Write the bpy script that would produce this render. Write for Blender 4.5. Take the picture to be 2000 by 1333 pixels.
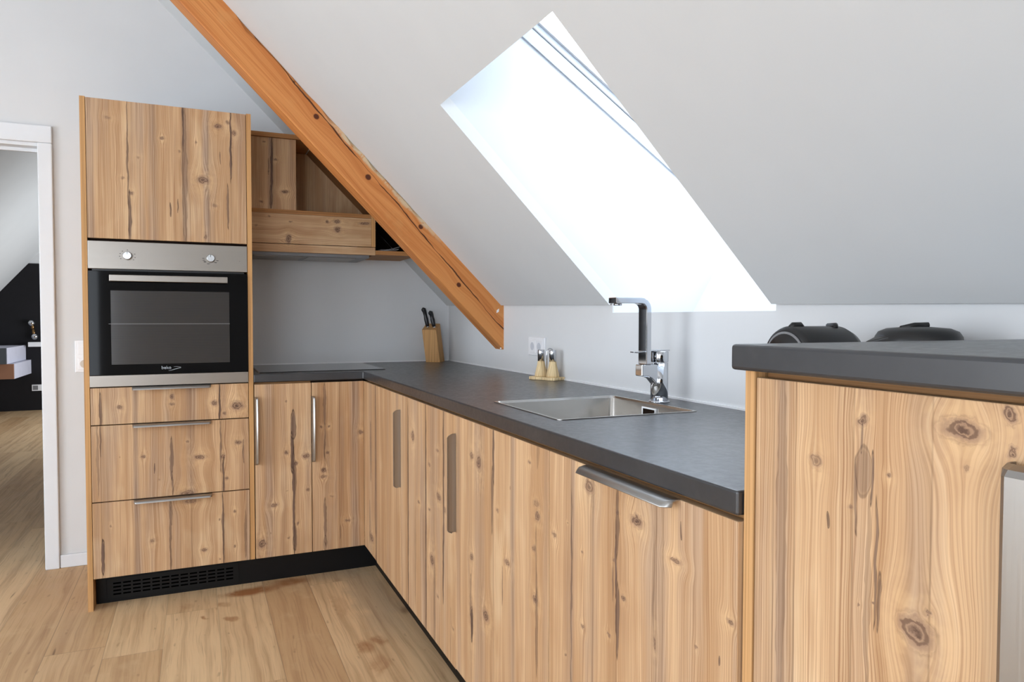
import bpy, math, random
from mathutils import Vector, Matrix
random.seed(7)
for _o in list(bpy.data.objects): bpy.data.objects.remove(_o)
C = bpy.context.scene.collection
scene = bpy.context.scene

# ------------------------------------------------------------------ camera, sky, daylight, exposure
cam_d = bpy.data.cameras.new('camera'); cam = bpy.data.objects.new('camera', cam_d); C.objects.link(cam)
cam_d.sensor_width = 36; cam_d.lens = 1393.83/2000*36; cam_d.clip_start = .05; cam_d.clip_end = 100
_R = Vector((0.91471721,-0.40409233,0.00135063)); _U = Vector((0.01159811,0.02959458,0.99949469)); _F = Vector((0.40392811,0.91423933,-0.03175738))
cam.matrix_world = Matrix(((_R.x,_U.x,-_F.x,0.41467789),(_R.y,_U.y,-_F.y,-3.29493285),(_R.z,_U.z,-_F.z,1.18976556),(0,0,0,1)))
scene.camera = cam
scene.view_settings.view_transform = 'Standard'; scene.view_settings.look = 'None'
scene.view_settings.gamma = 1; scene.view_settings.use_curve_mapping = False
scene.view_settings.exposure = -0.47
w = bpy.data.worlds.new('overcast_sky'); scene.world = w; w.use_nodes = True
bg = w.node_tree.nodes['Background']; bg.inputs[0].default_value = (.82,.90,1,1); bg.inputs[1].default_value = 9.0

def area_light(name, loc, aim, sx, sy, power, col):
    l = bpy.data.lights.new(name,'AREA'); l.shape = 'RECTANGLE'; l.size = sx; l.size_y = sy; l.energy = power; l.color = col
    o = bpy.data.objects.new(name, l); C.objects.link(o); o.location = loc
    o.rotation_euler = (Vector(aim)-Vector(loc)).to_track_quat('-Z','Y').to_euler()
    return o
# tall windows of the room, left of and behind the camera; the last is an added fill for the room behind the door
area_light('daylight_left_window', (-3.45,-1.7,1.2), (0,-1.7,.95), 2.0,1.9, 60, (.93,.97,1))
area_light('daylight_left_rear_window', (-3.45,-4.6,1.2), (0,-4.2,1.0), 2.0,1.9, 29, (.93,.97,1))
area_light('daylight_rear_window', (-1.8,-6.85,1.2), (-1.2,0,1.1), 2.2,1.9, 34, (.90,.95,1))
area_light('fill_other_room', (1.1,5.6,.85), (-1.6,6.6,1.3), 1.6,1.2, 110, (.86,.93,1))  # added fill lamp inside the other room, no window is built there

# ------------------------------------------------------------------ key measures (metres)
XA=1.12; XK=1.757; D=.65; ZW=.9434; TH=.036; ZT=.8987; ZB=.130; HT=2.068; W=.638; T=.019
SA=(.244,.647,1.281,1.901,2.503); XB=1.127; ZBAR=1.154
def cz(y): return 3.022+.0143*(y+.2)      # roof plane: x + z

# ------------------------------------------------------------------ node helpers
def lin(r,g,b):
    f=lambda c:(c/255/12.92) if c/255<=.04045 else ((c/255+.055)/1.055)**2.4
    return (f(r),f(g),f(b),1)
class NT:
    def __init__(s,name):
        s.m=bpy.data.materials.new(name); s.m.use_nodes=True; s.t=s.m.node_tree; s.b=s.t.nodes['Principled BSDF']
    def n(s,typ,**k):
        nd=s.t.nodes.new(typ)
        for a,v in k.items(): setattr(nd,a,v)
        return nd
    def put(s,sock,v):
        if isinstance(v,bpy.types.NodeSocket): s.t.links.new(v,sock)
        elif v is not None:
            try: sock.default_value=v
            except Exception: sock.default_value=(v[0],v[1],v[2])
    def math(s,op,a,b=None,c=None,clamp=False):
        nd=s.n('ShaderNodeMath',operation=op); nd.use_clamp=clamp
        s.put(nd.inputs[0],a)
        if b is not None: s.put(nd.inputs[1],b)
        if c is not None: s.put(nd.inputs[2],c)
        return nd.outputs[0]
    def vm(s,op,a,b=None):
        nd=s.n('ShaderNodeVectorMath',operation=op); s.put(nd.inputs[0],a)
        if b is not None: s.put(nd.inputs[1],b)
        return nd.outputs['Value'] if op in('LENGTH','DOT_PRODUCT','DISTANCE') else nd.outputs[0]
    def comb(s,x,y,z=0):
        nd=s.n('ShaderNodeCombineXYZ'); s.put(nd.inputs[0],x); s.put(nd.inputs[1],y); s.put(nd.inputs[2],z); return nd.outputs[0]
    def noise(s,vec,scale=1,detail=2,rough=.5,dist=0):
        nd=s.n('ShaderNodeTexNoise'); s.put(nd.inputs['Vector'],vec); nd.inputs['Scale'].default_value=scale
        nd.inputs['Detail'].default_value=detail; nd.inputs['Roughness'].default_value=rough; nd.inputs['Distortion'].default_value=dist
        return nd.outputs[0]
    def mix(s,fac,a,b,mode='MIX'):
        nd=s.n('ShaderNodeMix',data_type='RGBA',blend_type=mode)
        s.put(nd.inputs[0],fac); s.put(nd.inputs[6],a); s.put(nd.inputs[7],b); return nd.outputs[2]
    def rng(s,v,a,b,c=0,d=1,smooth=True):
        nd=s.n('ShaderNodeMapRange'); nd.interpolation_type='SMOOTHSTEP' if smooth else 'LINEAR'
        s.put(nd.inputs[0],v)
        for i,x in enumerate((a,b,c,d)): s.put(nd.inputs[i+1],x)
        return nd.outputs[0]
    def uv(s):
        nd=s.n('ShaderNodeUVMap'); sp=s.n('ShaderNodeSeparateXYZ'); s.t.links.new(nd.outputs[0],sp.inputs[0]); return nd.outputs[0],sp.outputs[0],sp.outputs[1]
    def pos(s):
        nd=s.n('ShaderNodeNewGeometry'); sp=s.n('ShaderNodeSeparateXYZ'); s.t.links.new(nd.outputs['Position'],sp.inputs[0]); return nd.outputs['Position'],sp.outputs[0],sp.outputs[1],sp.outputs[2]
    def bump(s,h,strength=.2,dist=.001):
        nd=s.n('ShaderNodeBump'); nd.inputs['Strength'].default_value=strength; nd.inputs['Distance'].default_value=dist
        s.put(nd.inputs['Height'],h); s.t.links.new(nd.outputs[0],s.b.inputs['Normal'])
    def fin(s,col=None,rough=None,metal=0,spec=None,coat=None):
        if col is not None: s.put(s.b.inputs['Base Color'],col)
        if rough is not None: s.put(s.b.inputs['Roughness'],rough)
        s.b.inputs['Metallic'].default_value=metal
        if spec is not None: s.b.inputs['Specular IOR Level'].default_value=spec
        if coat is not None: s.b.inputs['Coat Weight'].default_value=coat; s.b.inputs['Coat Roughness'].default_value=.26
        return s.m

# knot: a bell shaped field around a point in the u,v plane
def spot_group():
    g=bpy.data.node_groups.new('spot_field','ShaderNodeTree')
    for n_,t_ in (('P','NodeSocketVector'),('C','NodeSocketVector'),('S','NodeSocketVector')): g.interface.new_socket(n_,in_out='INPUT',socket_type=t_)
    for n_ in ('E','D','DU'): g.interface.new_socket(n_,in_out='OUTPUT',socket_type='NodeSocketFloat')
    gi=g.nodes.new('NodeGroupInput'); go=g.nodes.new('NodeGroupOutput')
    a=g.nodes.new('ShaderNodeVectorMath'); a.operation='SUBTRACT'; g.links.new(gi.outputs[0],a.inputs[0]); g.links.new(gi.outputs[1],a.inputs[1])
    m=g.nodes.new('ShaderNodeVectorMath'); m.operation='MULTIPLY'; g.links.new(a.outputs[0],m.inputs[0]); g.links.new(gi.outputs[2],m.inputs[1])
    d=g.nodes.new('ShaderNodeVectorMath'); d.operation='DOT_PRODUCT'; g.links.new(m.outputs[0],d.inputs[0]); g.links.new(m.outputs[0],d.inputs[1])
    k=g.nodes.new('ShaderNodeMath'); k.operation='MULTIPLY'; k.inputs[1].default_value=-1; g.links.new(d.outputs['Value'],k.inputs[0])
    e=g.nodes.new('ShaderNodeMath'); e.operation='EXPONENT'; g.links.new(k.outputs[0],e.inputs[0])
    x=g.nodes.new('ShaderNodeSeparateXYZ'); g.links.new(a.outputs[0],x.inputs[0])
    g.links.new(e.outputs[0],go.inputs[0]); g.links.new(d.outputs['Value'],go.inputs[1]); g.links.new(x.outputs[0],go.inputs[2])
    return g
SPOT=spot_group()
def spot(nt,P,u,v,ru,rv):
    nd=nt.n('ShaderNodeGroup'); nd.node_tree=SPOT; nt.put(nd.inputs[0],P)
    nd.inputs[1].default_value=(u,v,0); nd.inputs[2].default_value=(1/ru,1/rv,0)
    return nd.outputs[0],nd.outputs[1],nd.outputs[2]

MARKS={
'top_door': ([(0.099,1.993,0.013,0.0065,0.5),(0.293,1.929,0.008,0.007,0.9),(0.421,1.928,0.006,0.006,0.7),(0.507,2.001,0.017,0.0105,1),(0.57,1.979,0.011,0.0115,0.8),(0.547,2.023,0.008,0.0085,0.7),(0.445,1.772,0.022,0.017,1),(0.179,1.696,0.008,0.008,0.9),(0.49,1.668,0.01,0.0075,0.6),(0.356,1.883,0.006,0.0065,0.6),(0.147,1.752,0.007,0.0055,0.6),(0.206,1.842,0.008,0.0055,0.5),(0.452,1.531,0.006,0.01,0.7)],[(0.166,1.858,0.003,0.204,0.75),(0.172,1.6,0.005,0.1025,0.9),(0.376,1.787,0.009,0.2805,0.5),(0.372,1.996,0.003,0.1045,0.9),(0.556,1.924,0.004,0.1505,1),(0.543,1.665,0.004,0.0935,0.8),(0.321,1.637,0.003,0.0275,0.9),(0.349,1.659,0.002,0.028,0.9),(0.514,1.87,0.002,0.025,0.8)],[(0.02,0.046,0.6),(0.242,0.273,0.5),(0.368,0.397,0.35),(0.449,0.472,0.75),(0.595,0.619,0.2)],[0.166,0.258,0.368,0.465,0.555]),
'drawer_a': ([(0.124,0.825,0.01,0.009,0.9),(0.317,0.862,0.007,0.013,1),(0.315,0.83,0.01,0.0065,0.7),(0.48,0.828,0.012,0.012,1),(0.571,0.81,0.025,0.0185,1),(0.519,0.779,0.007,0.007,0.9)],[(0.056,0.815,0.005,0.07,0.8),(0.501,0.825,0.004,0.0905,1)],[(0.017,0.032,0.4),(0.168,0.19,0.6),(0.367,0.407,0.6),(0.513,0.521,0.3)],[0.053,0.176,0.385,0.498]),
'drawer_b': ([(0.208,0.62,0.009,0.008,0.9),(0.419,0.598,0.021,0.01,1),(0.574,0.651,0.014,0.01,0.9),(0.511,0.597,0.007,0.012,0.9),(0.526,0.502,0.007,0.0075,0.8),(0.369,0.449,0.03,0.013,0.8),(0.375,0.669,0.007,0.0045,0.7),(0.264,0.515,0.004,0.0045,0.4)],[(0.312,0.6,0.006,0.089,0.75),(0.314,0.495,0.004,0.0485,0.7),(0.043,0.614,0.004,0.148,0.5),(0.054,0.691,0.003,0.0625,0.6),(0.503,0.643,0.003,0.108,0.8),(0.513,0.509,0.004,0.0835,1),(0.248,0.565,0.002,0.02,0.9),(0.595,0.611,0.003,0.0505,0.7)],[(0.019,0.031,0.3),(0.168,0.19,0.7),(0.37,0.4,0.4),(0.587,0.618,0.3)],[0.053,0.176,0.385,0.506]),
'drawer_c': ([(0.086,0.342,0.004,0.0055,0.7),(0.236,0.26,0.01,0.0095,0.7),(0.433,0.198,0.012,0.008,0.9),(0.557,0.354,0.007,0.0065,0.9),(0.556,0.199,0.006,0.007,0.8),(0.495,0.324,0.004,0.0045,0.8),(0.383,0.414,0.03,0.0095,0.7),(0.494,0.153,0.003,0.0045,0.7)],[(0.056,0.216,0.006,0.071,1),(0.304,0.268,0.004,0.1625,0.7),(0.309,0.365,0.004,0.049,0.6),(0.509,0.268,0.004,0.1675,0.9),(0.599,0.248,0.004,0.1015,0.5)],[(0.026,0.046,0.3),(0.168,0.194,0.7),(0.29,0.312,0.3),(0.602,0.618,0.5)],[0.053,0.176,0.385,0.509]),
'narrow': ([(0.774,0.59,0.01,0.0095,1),(0.814,0.539,0.01,0.0095,1),(0.859,0.568,0.017,0.012,1),(0.866,0.413,0.008,0.007,0.9),(0.719,0.357,0.016,0.0085,0.9),(0.667,0.193,0.016,0.019,1),(0.821,0.265,0.006,0.008,0.9),(0.779,0.205,0.005,0.005,0.7),(0.773,0.821,0.004,0.005,0.7),(0.776,0.417,0.004,0.003,0.4)],[(0.804,0.717,0.011,0.0645,0.9),(0.799,0.588,0.006,0.0945,1),(0.803,0.371,0.005,0.2335,1),(0.808,0.206,0.006,0.0605,0.8),(0.811,0.483,0.004,0.069,0.7)],[(0.681,0.713,0.55),(0.648,0.661,0.3),(0.746,0.77,0.2)],[0.721,0.803]),
'corner_left': ([(0.925,0.696,0.006,0.006,0.9),(0.961,0.697,0.006,0.006,0.9),(0.954,0.576,0.007,0.008,0.9),(0.936,0.498,0.01,0.0125,1),(0.934,0.468,0.016,0.007,0.7),(1.103,0.663,0.011,0.011,0.9),(1.043,0.257,0.013,0.007,0.8),(0.97,0.376,0.008,0.005,0.5)],[(0.941,0.796,0.006,0.096,0.6),(0.941,0.612,0.003,0.0965,0.7),(0.941,0.26,0.006,0.106,0.75),(0.94,0.163,0.008,0.0355,0.5),(1.008,0.207,0.002,0.0315,0.6)],[(1.059,1.094,0.65),(0.886,0.92,0.15)],[1.006,1.068]),
'right_a': ([(-0.469,0.279,0.031,0.0155,0.8),(-0.563,0.255,0.029,0.019,1),(-0.27,0.615,0.017,0.0065,0.8),(-0.613,0.479,0.021,0.0075,0.7),(-0.148,0.207,0.038,0.019,0.9),(-0.285,0.266,0.013,0.0085,0.6),(-0.397,0.69,0.016,0.0065,0.5)],[(-0.238,0.563,0.009,0.4335,0.9),(-0.526,0.258,0.011,0.1145,0.9),(-0.138,0.597,0.014,0.1275,0.6),(-0.112,0.272,0.014,0.097,0.4),(-0.522,0.71,0.007,0.1885,0.6),(-0.435,0.58,0.008,0.1555,0.5)],[(-0.17,-0.094,0.3),(-0.529,-0.412,0.45)],[-0.234,-0.33,-0.529]),
'right_b': ([(-0.819,0.765,0.019,0.0205,0.9),(-1.118,0.617,0.024,0.0125,0.9),(-1.046,0.388,0.023,0.019,1),(-1.107,0.763,0.014,0.005,0.7),(-0.891,0.543,0.015,0.005,0.8),(-1.016,0.549,0.011,0.0045,0.8),(-1.104,0.29,0.012,0.0055,0.7),(-1.177,0.589,0.014,0.0105,0.6),(-1.017,0.7,0.011,0.0065,0.8),(-1.255,0.239,0.011,0.005,0.6)],[(-0.754,0.484,0.008,0.395,0.8),(-0.976,0.539,0.007,0.404,0.9),(-1.166,0.661,0.007,0.2615,0.9),(-1.073,0.252,0.008,0.157,0.5),(-0.845,0.337,0.006,0.1705,0.4),(-1.162,0.39,0.007,0.098,0.9),(-1.235,0.201,0.004,0.0885,0.4)],[(-0.847,-0.776,0.3),(-1.076,-1.016,0.4),(-1.189,-1.166,0.3),(-0.688,-0.644,0.2)],[-0.754,-0.976,-1.07,-1.166]),
'right_sink': ([(-1.474,0.793,0.019,0.021,1),(-1.419,0.803,0.013,0.011,0.8),(-1.844,0.736,0.013,0.0115,0.9),(-1.838,0.764,0.017,0.0075,0.5),(-1.67,0.577,0.019,0.009,0.8),(-1.526,0.387,0.022,0.0155,1),(-1.418,0.515,0.014,0.0105,0.9),(-1.833,0.542,0.014,0.0105,0.8),(-1.608,0.696,0.008,0.005,0.7),(-1.826,0.657,0.009,0.007,0.7),(-1.8,0.854,0.009,0.004,0.7),(-1.418,0.346,0.013,0.0405,0.8)],[(-1.579,0.838,0.007,0.0805,1),(-1.571,0.712,0.007,0.0875,0.7),(-1.418,0.318,0.008,0.0475,1),(-1.84,0.465,0.006,0.0985,0.6),(-1.837,0.616,0.003,0.098,0.6),(-1.64,0.51,0.003,0.0485,0.7),(-1.409,0.403,0.004,0.061,0.6),(-1.844,0.894,0.006,0.0485,0.35)],[(-1.486,-1.437,0.5),(-1.32,-1.293,0.4),(-1.717,-1.691,0.6),(-1.518,-1.483,0.4),(-1.898,-1.874,0.3)],[-1.419,-1.492,-1.581,-1.706]),
'dishwasher': ([(-1.927,0.718,0.01,0.0065,0.8),(-2.05,0.717,0.005,0.003,0.8),(-2.053,0.566,0.008,0.005,0.8),(-2.152,0.593,0.007,0.0035,0.8),(-1.981,0.478,0.005,0.0025,0.7),(-2.169,0.74,0.004,0.0045,0.8),(-2.203,0.682,0.007,0.005,0.9),(-2.245,0.833,0.017,0.01,1),(-2.355,0.796,0.014,0.0045,0.9),(-2.486,0.749,0.009,0.0045,0.9),(-2.077,0.858,0.019,0.013,0.8),(-2.41,0.678,0.003,0.003,0.7),(-2.301,0.638,0.004,0.011,0.9),(-2.181,0.833,0.007,0.004,0.7),(-1.987,0.762,0.004,0.0015,0.7)],[(-2.18,0.817,0.006,0.067,0.7),(-2.176,0.731,0.003,0.0565,1),(-2.182,0.634,0.005,0.0705,0.9),(-2.006,0.625,0.003,0.198,0.8),(-2.369,0.848,0.001,0.0145,1),(-2.462,0.683,0.001,0.0075,0.9),(-2.166,0.699,0.002,0.0355,0.7),(-2.296,0.737,0.001,0.097,0.35)],[(-2.018,-2.0,0.6),(-2.099,-2.085,0.5),(-2.322,-2.295,0.55),(-2.423,-2.416,0.2),(-2.506,-2.49,0.3)],[-2.004,-2.093,-2.179,-2.303,-2.322]),
'bar': ([(-2.632,1.01,0.01,0.009,0.6),(-2.699,1.073,0.006,0.0065,0.9),(-2.734,1.011,0.004,0.003,0.8),(-2.686,0.966,0.003,0.004,0.7),(-2.819,1.076,0.021,0.011,1),(-2.867,1.1,0.006,0.0085,1),(-2.869,1.063,0.005,0.0055,0.9),(-2.7,0.852,0.002,0.0015,0.9),(-2.717,0.86,0.002,0.002,0.9),(-2.772,0.848,0.019,0.016,1),(-2.786,0.875,0.004,0.003,0.8),(-2.824,1.037,0.003,0.003,0.5)],[(-2.702,1.013,0.009,0.031,0.5),(-2.699,1.052,0.001,0.0175,0.7),(-2.713,1.004,0.001,0.031,0.9),(-2.721,0.907,0.001,0.073,0.8),(-2.693,0.982,0.001,0.046,0.7),(-2.653,0.94,0.003,0.01,0.8),(-2.71,0.872,0.004,0.1085,0.35),(-2.575,0.909,0.008,0.2285,0.35),(-2.726,0.863,0.001,0.0335,0.7)],[(-2.589,-2.561,0.5),(-2.71,-2.688,0.3),(-2.787,-2.763,0.4),(-2.802,-2.787,0.25),(-2.879,-2.842,0.15)],[-2.561,-2.598,-2.688,-2.787]),
'hood_box': ([(0.737,1.676,0.006,0.0045,0.7),(1.008,1.667,0.009,0.008,1),(1.056,1.67,0.017,0.009,1),(1.058,1.63,0.015,0.0155,1),(1.193,1.667,0.027,0.007,1),(0.825,1.571,0.012,0.0215,1),(0.676,1.628,0.007,0.0055,0.5),(0.835,1.655,0.008,0.004,0.8)],[],[],[]),
'hood_panel': ([(0.769,1.948,0.01,0.0055,0.9),(0.718,2.028,0.006,0.0045,0.8),(0.811,1.797,0.018,0.0075,1),(0.702,1.747,0.009,0.0055,0.8),(0.739,1.891,0.004,0.004,0.8)],[(0.751,1.892,0.004,0.156,1),(0.739,1.914,0.003,0.0375,0.7),(0.747,1.773,0.006,0.052,0.7)],[(0.737,0.757,0.6),(0.757,0.768,-0.2)],[0.743,0.757]),

}
def wood(name, marks=None, seed=0., horiz=False, light=1.0):
    """weathered spruce boards: fine grain that bends round knots, grey weathering, dark checks"""
    kn,st,tn,seam = MARKS.get(marks,([],[],[],[]))
    nt=NT(name); vec,u,v=nt.uv()
    if horiz and marks is None: u,v=v,u
    P=nt.comb(u,v,0)
    if horiz:
        g,a=v,u                                    # across, along
    else: g,a=u,v
    # wobble
    w1=nt.noise(nt.comb(nt.math('MULTIPLY',g,9),nt.math('MULTIPLY',a,1.3),seed),1,3,.55)
    w2=nt.noise(nt.comb(nt.math('MULTIPLY',g,60),nt.math('MULTIPLY',a,14),seed+4),1,2,.5)
    w3=nt.noise(nt.comb(nt.math('MULTIPLY',u,110),nt.math('MULTIPLY',v,110),seed+6),1,3,.6)
    w4=nt.noise(nt.comb(nt.math('MULTIPLY',u,45),nt.math('MULTIPLY',v,45),seed+8),1,2,.6)
    h=nt.math('ADD',g,nt.math('MULTIPLY',nt.math('SUBTRACT',w1,.5),.030))
    h=nt.math('ADD',h,nt.math('MULTIPLY',nt.math('SUBTRACT',w2,.5),.0022))
    kx=nt.math('ADD',nt.math('MULTIPLY',nt.math('SUBTRACT',w2,.5),.010),nt.math('MULTIPLY',nt.math('SUBTRACT',w4,.5),.016))
    ky=nt.math('ADD',nt.math('MULTIPLY',nt.math('SUBTRACT',w1,.5),.02),nt.math('MULTIPLY',nt.math('SUBTRACT',w3,.5),.014))
    Pw=nt.vm('ADD',P,nt.comb(kx,ky,0))
    Pc=nt.vm('ADD',P,nt.comb(*((nt.math('MULTIPLY',nt.math('SUBTRACT',w1,.5),.03),nt.math('MULTIPLY',nt.math('SUBTRACT',w2,.5),.012)) if horiz else (nt.math('MULTIPLY',nt.math('SUBTRACT',w2,.5),.014),nt.math('MULTIPLY',nt.math('SUBTRACT',w1,.5),.03))),0))
    dark=None; rings=None; halo=None; eye=None
    for (ku,kv,ru,rv,s_) in kn:
        ra,rg=(ru,rv) if horiz else (rv,ru)
        e,d,du=spot(nt,P,ku,kv,*((ra*3.0,rg*2.3) if horiz else (rg*2.3,ra*3.8)))
        dd=nt.math('SUBTRACT',g,kv) if horiz else du
        h=nt.math('SUBTRACT',h,nt.math('MULTIPLY',nt.math('MULTIPLY',dd,e),.85*s_))
        e2,d2,_=spot(nt,Pw,ku,kv,ru*1.02,rv*1.02)
        core=nt.rng(d2,1.7,.6,0,s_)
        sq=nt.math('SQRT',d2)
        rg_=nt.math('MULTIPLY',nt.rng(nt.math('SINE',nt.math('ADD',nt.math('MULTIPLY',sq,8.5),nt.math('MULTIPLY',w4,5))),.0,.9,0,1),nt.rng(d2,2.4,.4,0,s_))
        ey=nt.rng(d2,.22,.05,0,s_)
        dark=core if dark is None else nt.math('MAXIMUM',dark,core)
        rings=rg_ if rings is None else nt.math('MAXIMUM',rings,rg_)
        eye=ey if eye is None else nt.math('MAXIMUM',eye,ey)
        hl=nt.math('MULTIPLY',e,s_*.6); halo=hl if halo is None else nt.math('MAXIMUM',halo,hl)
    chk=None; che=None
    for (ku,kv,ru,rv,s_) in st:
        e,d,_=spot(nt,Pc,ku,kv,max(ru,.0020)*1.1,rv*1.08)
        c_=nt.rng(d,1.0,.45,0,s_); chk=c_ if chk is None else nt.math('MAXIMUM',chk,c_)
        o_=nt.rng(nt.math('ABSOLUTE',nt.math('SUBTRACT',d,.85)),.22,.05,0,s_); che=o_ if che is None else nt.math('MAXIMUM',che,o_)
    # grain: broad tone, growth lines, hair-fine lines
    f0=nt.noise(nt.comb(nt.math('MULTIPLY',h,620),nt.math('MULTIPLY',a,3.5),seed+5),1,1,.5)
    f1=nt.noise(nt.comb(nt.math('MULTIPLY',h,250),nt.math('MULTIPLY',a,1.6),seed+1),1,2,.55)
    f2=nt.noise(nt.comb(nt.math('MULTIPLY',h,80),nt.math('MULTIPLY',a,.9),seed+2),1,2,.6)
    f3=nt.noise(nt.comb(nt.math('MULTIPLY',h,20),nt.math('MULTIPLY',a,.7),seed+3),1,3,.6)
    f4=nt.noise(nt.comb(nt.math('MULTIPLY',g,6),nt.math('MULTIPLY',a,2.4),seed+7),1,3,.6)
    base=nt.mix(nt.rng(f3,.36,.64),lin(182,144,105),lin(208,173,134))
    base=nt.mix(nt.rng(f4,.54,.72,0,.5),base,lin(227,200,162))
    base=nt.mix(nt.rng(f4,.46,.30,0,.35),base,lin(176,136,98))
    col=nt.mix(nt.rng(f2,.52,.70,0,.26),base,lin(166,124,86))
    col=nt.mix(nt.rng(f1,.52,.68,0,.34),col,lin(156,116,82))
    col=nt.mix(nt.rng(f1,.44,.34,0,.20),col,lin(228,202,166))
    col=nt.mix(nt.rng(f0,.5,.66,0,.30),col,lin(146,108,74))
    sn=nt.math('SINE',nt.math('ADD',nt.math('MULTIPLY',h,1350),nt.math('MULTIPLY',nt.noise(nt.comb(nt.math('MULTIPLY',h,45),nt.math('MULTIPLY',a,.8),seed+11),1,2,.5),26)))
    fl=nt.math('MULTIPLY',nt.rng(sn,.25,.95),nt.rng(nt.noise(nt.comb(nt.math('MULTIPLY',h,35),nt.math('MULTIPLY',a,1.5),seed+12),1,2,.6),.35,.65,.15,.78))
    col=nt.mix(fl,col,lin(146,104,72))
    # weathered grey bands
    gy=nt.rng(nt.noise(nt.comb(nt.math('MULTIPLY',h,8),nt.math('MULTIPLY',a,.6),seed+9),1,3,.6),.52,.70,0,.55)
    for t in tn:
        a0,a1,s_=t[0],t[1],t[2]; mid=(a0+a1)/2; hw=max(.008,(a1-a0)/2)
        bn=nt.rng(nt.math('ABSOLUTE',nt.math('SUBTRACT',nt.math('ADD',g,nt.math('MULTIPLY',nt.math('SUBTRACT',w1,.5),.03)),mid)),hw*1.6,hw*.3,0,abs(s_))
        bn=nt.math('MULTIPLY',bn,nt.rng(f4,.3,.6,.55,1.1))
        if len(t)>3 or s_<0: col=nt.mix(nt.math('MULTIPLY',bn,.7),col,lin(236,214,178))
        else: gy=nt.math('MAXIMUM',gy,bn)
    gcol=nt.mix(nt.rng(f1,.4,.6),lin(176,152,132),lin(134,110,94))
    col=nt.mix(gy,col,gcol)
    for sx in seam:
        ln=nt.rng(nt.math('ABSOLUTE',nt.math('SUBTRACT',nt.math('ADD',g,nt.math('MULTIPLY',nt.math('SUBTRACT',w2,.5),.0022)),sx)),.0018,.0005,0,.55)
        side=nt.rng(nt.math('SUBTRACT',g,sx),0,.035,.22,0,smooth=False)
        sgn=nt.math('GREATER_THAN',g,sx)
        col=nt.mix(nt.math('MULTIPLY',side,sgn),col,lin(120,88,62))
        col=nt.mix(nt.math('MULTIPLY',ln,nt.rng(f4,.35,.6,.4,1)),col,lin(98,70,50))
    if halo is not None: col=nt.mix(nt.math('MULTIPLY',nt.math('MULTIPLY',halo,.6),nt.rng(w4,.35,.65,.2,1)),col,lin(226,190,142))
    vor=nt.n('ShaderNodeTexVoronoi'); nt.put(vor.inputs['Vector'],nt.comb(nt.math('MULTIPLY',g,9),nt.math('MULTIPLY',a,5),seed)); vor.inputs['Scale'].default_value=1
    col=nt.mix(nt.rng(vor.outputs['Distance'],.035,.015,0,.5),col,lin(120,86,60))
    if rings is not None:
        col=nt.mix(nt.math('MULTIPLY',dark,nt.rng(w3,.25,.7,.85,.55)),col,lin(142,112,92))
        col=nt.mix(nt.math('MULTIPLY',rings,.75),col,lin(98,72,56))
        col=nt.mix(nt.math('MULTIPLY',eye,nt.rng(w3,.3,.6,.3,.9)),col,lin(84,60,48))
    if chk is not None:
        col=nt.mix(nt.math('MULTIPLY',chk,.92),col,nt.mix(nt.rng(f1,.4,.6),lin(112,88,76),lin(74,54,46)))
        col=nt.mix(nt.math('MULTIPLY',che,.8),col,lin(58,40,32))
    nt.bump(f1,.25,.0006)
    return nt.fin(col,.62,spec=.3)

def edge_wood(name, seed=0., tint=(196,150,98), vert=True):
    nt=NT(name); vec,u,v=nt.uv()
    g,a=(u,v) if vert else (v,u)
    f1=nt.noise(nt.comb(nt.math('MULTIPLY',g,300),nt.math('MULTIPLY',a,1.5),seed),1,2,.5)
    f2=nt.noise(nt.comb(nt.math('MULTIPLY',g,110),nt.math('MULTIPLY',a,.8),seed+3),1,2,.5)
    c=lin(*tint); d=(c[0]*.5,c[1]*.45,c[2]*.4,1)
    col=nt.mix(nt.rng(f1,.45,.65,0,.6),c,d); col=nt.mix(nt.rng(f2,.55,.7,0,.4),col,d)
    return nt.fin(col,.6,spec=.3)

def plain(name,rgb,rough=.5,metal=0,spec=None,var=.03,scale=8,coat=None,bump=0):
    nt=NT(name); p,x,y,z=nt.pos()
    f=nt.noise(p,scale,3,.55); c=lin(*rgb)
    a=tuple(min(1,k*(1+var)) for k in c[:3])+(1,); b=tuple(k*(1-var) for k in c[:3])+(1,)
    if bump: nt.bump(nt.noise(p,scale*30,3,.6),bump,.0008)
    return nt.fin(nt.mix(nt.rng(f,.3,.7),b,a),rough,metal,spec,coat)

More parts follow.
